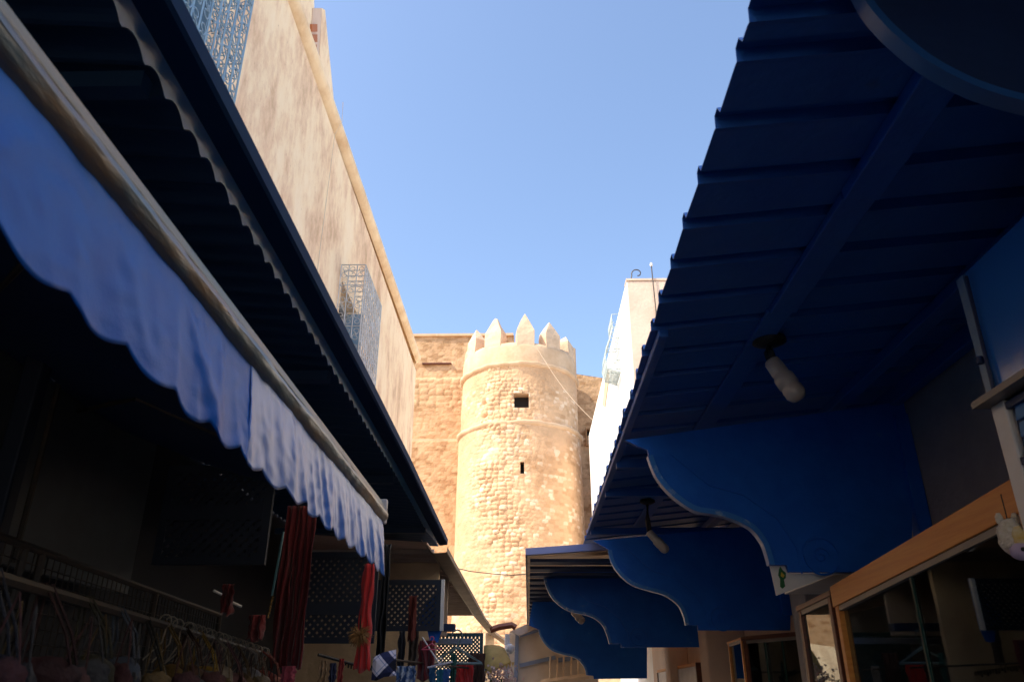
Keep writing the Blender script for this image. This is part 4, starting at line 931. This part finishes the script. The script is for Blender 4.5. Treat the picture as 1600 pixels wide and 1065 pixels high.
# straw hat-like fur bundle, tube lights
t = thing('straw_bundle', 'shaggy brown straw bundle hanging in front of the bright red scarf', 'straw bundle', tuple(at(562, 995, 'y', 4.35)))
c = at(562, 992, 'y', 4.35); w = MB()
for k in range(150):
    d_ = Vector((random.gauss(0, 1), random.gauss(0, .6), random.gauss(-.6, .8))).normalized(); e_ = c + d_ * random.uniform(.04, .075)
    w.tube([c + d_ * .01, e_.lerp(c, .4) + Vector((0, 0, .01)), e_], [.004, .003, .001], 3)
w.build('straw', mat('straw', (.30, .15, .05), .9), t)
MB().tube([c + Vector((0, 0, .03)), c + Vector((0, 0, .10))], .003, 4).build('cord', 'black', t)
strip(334, 922, 346, 928, 4.8, 4.85, .008, 'white_frame', 'tube_lamp', 'short unlit white tube lamp left of the tiny red cloth', 'lamp')
strip(362, 940, 377, 947, 4.75, 4.8, .008, 'white_frame', 'tube_lamp', 'short unlit white tube lamp right of the tiny red cloth', 'lamp')
tag(MB().tube([at(443, 830, 'y', 4.2), at(425, 930, 'y', 4.2)], .006, 6).build('rod', mat('blue_lit_rod', (.12, .28, .32), .3)), 'pale vertical rod tinted teal for blue light, in the dark shop left of the red cloth', 'rod')  # teal tint paints blue light onto the rod
w = MB()
for k in range(7):
    p = at(426 - k * 1.2, 932 + k * 5.2, 'y', 4.2); w.lathe([(.002, -.008), (.010, 0), (.002, .008)], p, 8)
tag(w.build('bead_string', mat('brass', (.75, .5, .2), .25, metal=.8)), 'string of brass beads below the teal rod', 'beads')
# white scrap added in place of bright glimmers near the board top
t = thing('glimmer_scrap', 'crumpled white scrap added for the bright glimmers above the near grey board', 'glimmer', (-2.15, 3.1, 2.95))
w = MB(); P = []
for i in range(14):
    row = []
    for j in range(5):
        p = at(48 + i * 4.5, 553 + i * 2.6 + j * 5 + 5 * noise.noise(Vector((i * .7, j, 0))), 'x', -2.1 + .04 * noise.noise(Vector((i, j, 7)))); row.append(p)
    P.append(row)
w.grid(P).build('sheet', mat('glimmer_white', (.8, .8, .85), .25), t)

# wire mesh rack with hanging bags at lower left
rk = thing('mesh_rack', 'long rusty wire mesh rack along the lower left shop', 'rack', (-1.4, 2.6, 0))
ra, rb = Vector((-1.24, .9, 0)), Vector((-1.56, 4.15, 0)); rl = (rb - ra).length; rd = (rb - ra).normalized()
w = MB(); w.tube([ra + Vector((0, 0, 1.97)), rb + Vector((0, 0, 1.97))], .011, 6); w.tube([ra + Vector((0, 0, 1.2)), rb + Vector((0, 0, 1.2))], .008, 6)
for u in (0, .62, 1.24, 1.34, 2.3, rl): w.tube([ra + rd * u, ra + rd * u + Vector((0, 0, 1.975))], .011, 6)
w.build('rack_frame', 'brown_iron', rk)
w = MB()
for k in range(int(rl / .04)): p = ra + rd * (k * .04 + .02); w.tube([p + Vector((0, 0, 1.25)), p + Vector((0, 0, 1.96))], .0022, 3)
for k in range(18): w.tube([ra + Vector((0, 0, 1.25 + k * .04)), rb + Vector((0, 0, 1.25 + k * .04))], .0022, 3)
w.build('wire_mesh', 'brown_iron', rk)
hr = thing('hanging_rail', 'dark metal rail carrying the row of bags in front of the mesh rack', 'rail', (-1.2, 2.5, 1.8))
ha, hb = Vector((-.93, 1.1, 1.80)), Vector((-1.42, 4.6, 1.80))
MB().tube([ha, hb], .012, 6).build('bar', 'brown_iron', hr)
for t_ in (.02, .5, .98): p = ha.lerp(hb, t_); MB().tube([(p.x, p.y, 0), p], .012, 6).build('leg', 'brown_iron', hr)
bags = [('dull grey', (.16, .16, .17)), ('navy', (.02, .03, .08)), ('maroon', (.12, .01, .015)), ('olive', (.10, .09, .03)), ('pale blue', (.22, .28, .40)), ('black', (.01, .01, .012)), ('mustard', (.55, .30, .03)), ('rust brown', (.25, .09, .03)),
        ('yellow', (.70, .42, .04)), ('cream', (.60, .50, .38)), ('dusty pink', (.5, .25, .25)), ('tan', (.42, .26, .12)), ('white', (.66, .62, .58)), ('beige', (.55, .42, .30)), ('brick red', (.45, .06, .03)), ('coral', (.6, .2, .14))]
for i, (cn_, cc) in enumerate(bags):
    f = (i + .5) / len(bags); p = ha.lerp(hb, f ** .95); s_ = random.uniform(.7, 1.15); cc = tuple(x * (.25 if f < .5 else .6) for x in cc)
    t = thing('handbag', f'{cn_} cloth handbag on the lower left rail', 'handbag', tuple(p), 'handbags on the lower left rail')
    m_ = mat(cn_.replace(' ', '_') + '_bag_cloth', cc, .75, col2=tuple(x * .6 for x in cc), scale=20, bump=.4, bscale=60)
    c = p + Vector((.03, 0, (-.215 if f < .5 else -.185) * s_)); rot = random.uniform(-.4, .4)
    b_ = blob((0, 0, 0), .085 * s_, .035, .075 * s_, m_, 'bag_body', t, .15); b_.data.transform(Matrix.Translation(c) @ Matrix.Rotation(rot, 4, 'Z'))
    w = MB(); ux = Vector((math.cos(rot), math.sin(rot), 0)) * .06 * s_
    for o_ in (-.012, .012):
        oo = Vector((0, o_, 0)); w.tube([c - ux + oo + Vector((0, 0, .05)), c - ux * .7 + oo + Vector((0, 0, .10)), p + oo + Vector((-.01, 0, .0)), p + Vector((0, 0, .016)) + oo, c + ux * .6 + oo + Vector((0, 0, .11)), c + ux + oo + Vector((0, 0, .05))], .0032, 5)
    w.build('strap', m_, t)
for gi, (gn, gc) in enumerate((('dark grey', (.05, .05, .055)), ('dull ochre', (.14, .09, .03)), ('dark maroon', (.07, .02, .022)))):
    first = None; pm = mat(gn.replace(' ', '_') + '_pouch_cloth', gc, .8, col2=tuple(x * .5 for x in gc), scale=30, bump=.5, bscale=50)
    for k in range(10):
        f = (k + .33 * gi + random.uniform(0, .3)) / 10.; p = ha.lerp(hb, f) + Vector((random.uniform(.0, .12), 0, -.02 - random.uniform(0, .03)))
        if first is None:
            first = thing('small_pouch', gn + ' small pouch packed among the handbags on the lower left rail', 'pouch', tuple(p), gn + ' pouches on the lower left rail')
            b_ = blob((0, 0, 0), .045, .022, .05, pm, 'pouch_body', first, .3); b_.data.transform(Matrix.Translation(p + Vector((0, 0, -.15))))
            MB().tube([p + Vector((-.03, 0, -.12)), p + Vector((-.012, 0, -.04)), p, p + Vector((.014, 0, -.05)), p + Vector((.03, 0, -.12))], .0022, 4).build('strap', pm, first)
        else:
            c = copy_tree(first); c.location = p; c.rotation_euler = (0, random.uniform(-.2, .2), random.uniform(-1.2, 1.2))
lab = 'pale hook hanger crowded on the lower left rail'
proto = None
for i in range(24):
    f = .42 + .56 * i / 24 + random.uniform(-.01, .01); p = ha.lerp(hb, f)
    if proto is None:
        proto = thing('hook_hanger', lab, 'hanger', tuple(p), 'pale hook hangers on the lower left rail')
        hk = [p + Vector((.02 * math.cos(a_), 0, .012 + .02 * math.sin(a_))) for a_ in np.linspace(R(200), R(-70), 9)] + [p + Vector((0, 0, -.05)), p + Vector((-.05, 0, -.10))]
        MB().tube(hk, .0024, 5).build('hook', mat('hook_plastic', (.36, .30, .23), .6), proto)
    else:
        c = copy_tree(proto); c.location = p; c.rotation_euler = (random.uniform(-.1, .1), random.uniform(-.2, .2), random.uniform(-.6, .8))

# ------------------------------------------------------------------ far end: gate, pole, yellow awning, blossoms
gt = thing('panelled_gate', 'white panelled gate with blue grey frame and railing at the street end', 'gate', (.5, 17.5, 0))
GY = 17.6
A4 = [at(x, y, 'y', GY) for x, y in ((796, 985), (930, 962), (930, 1062), (800, 1070))]
MB().prism([at(796, 988, 'y', GY), at(830, 975, 'y', GY), at(935, 975, 'y', GY), at(935, 1085, 'y', GY), at(796, 1085, 'y', GY)], (0, .04, 0)).build('panel', mat('gate_white', (.66, .56, .44), .7, col2=(.58, .48, .38), scale=3), gt)
w = MB()
def bar2(x0, y0, x1, y1, wpx):
    a_, b_ = at(x0, y0, 'y', GY - .05), at(x1, y1, 'y', GY - .05); d_ = (b_ - a_).normalized(); n2 = Vector((-d_.z, 0, d_.x)) * (wpx * .0075)
    w.prism([a_ + n2, b_ + n2, b_ - n2, a_ - n2], (0, .045, 0))
bar2(808, 990, 805, 1085, 5); bar2(812, 992, 842, 983, 5); bar2(812, 1039, 868, 1026, 5); bar2(870, 1031, 900, 1026, 6)
w.build('gate_frame', 'bluegrey', gt)
w = MB()
for x in (860, 871, 881, 893, 904, 914): w.tube([at(x, 1025, 'y', GY - .12), at(x - 1, 1062, 'y', GY - .12)], .02, 5)
w.tube([at(845, 1066, 'y', GY - .12), at(920, 1055, 'y', GY - .12)], .06, 5); w.build('railing', 'cream', gt)
MB().prism([at(x, y, 'y', GY - .3) for x, y in ((796, 986), (822, 975), (846, 978), (812, 992))], (0, .2, 0)).build('gate_roof', 'cream_sheet', gt)
t = thing('street_pole', 'white pole with a small globe lamp beside the yellow awning', 'pole', tuple(at(790, 1085, 'y', 15.5)))
MB().tube([at(791, 1090, 'y', 15.5), at(793, 990, 'y', 15.5)], .05, 8).build('pole_shaft', 'white_frame', t)
MB().lathe([(.02, -.09), (.09, -.04), (.09, .04), (.02, .09)], at(797, 1013, 'y', 15.4), 12).build('globe', 'white_frame', t, smooth=True)
t = thing('yellow_awning', 'small yellow canvas awning at the far end of the left shops', 'awning', tuple(at(775, 1010, 'y', 12.5)))
P = []
tops = [at(x, y, 'y', 12.5 + dy) for x, y, dy in ((756, 1008, 0), (768, 1007, 0), (780, 1008, 0), (788, 1012, 0))]; bots = [at(x, y, 'y', 11.9) for x, y in ((755, 1052, ), (770, 1047), (786, 1040), (799, 1034))]
for a_, b_ in zip(tops, bots): P.append([a_.lerp(b_, k / 8) + Vector((0, -.08 * math.sin(math.pi * k / 8), 0)) for k in range(9)])
MB().grid(P).build('canvas', 'yellow_cloth', t, smooth=True, solid=.01)
w = MB()
for k in range(10):
    p = bots[0].lerp(bots[3], k / 9.); w.prism([p, p + Vector((.045, 0, .004)), p + Vector((.022, 0, -.06))], (0, .006, 0))
w.build('fringe', 'yellow_cloth', t)
t = thing('flower_bunch', 'pale pink flower bunch under the yellow awning', 'flowers', tuple(at(775, 1060, 'y', 11.5)))
w = MB(); c = at(776, 1058, 'y', 11.5)
for k in range(260):
    p = c + Vector((random.gauss(0, .12), random.gauss(0, .08), random.gauss(0, .08))); d1 = Vector((random.gauss(0, 1), random.gauss(0, 1), random.gauss(0, 1))).normalized() * .022; d2 = d1.cross(Vector((random.random(), 1, 0))).normalized() * .018
    w.face([p - d1, p + d2, p + d1, p - d2])
w.build('blossom', mat('pink_blossom', (.75, .50, .42), .8), t)
w = MB()
for k in range(8): w.tube([c + Vector((random.gauss(0, .03), 0, -.6)), c + Vector((random.gauss(0, .1), 0, -.02))], .008, 4)
w.build('stem', mat('green_stem', (.05, .12, .03), .8), t)
tag(MB().tube([at(x, y, 'y', 17) for x, y in ((766, 984), (780, 979), (800, 976), (806, 980))], .07, 6).build('roof_tile_edge', 'red_wood'), 'brown ridge strip at the foot of the tower above the gate', 'ridge')
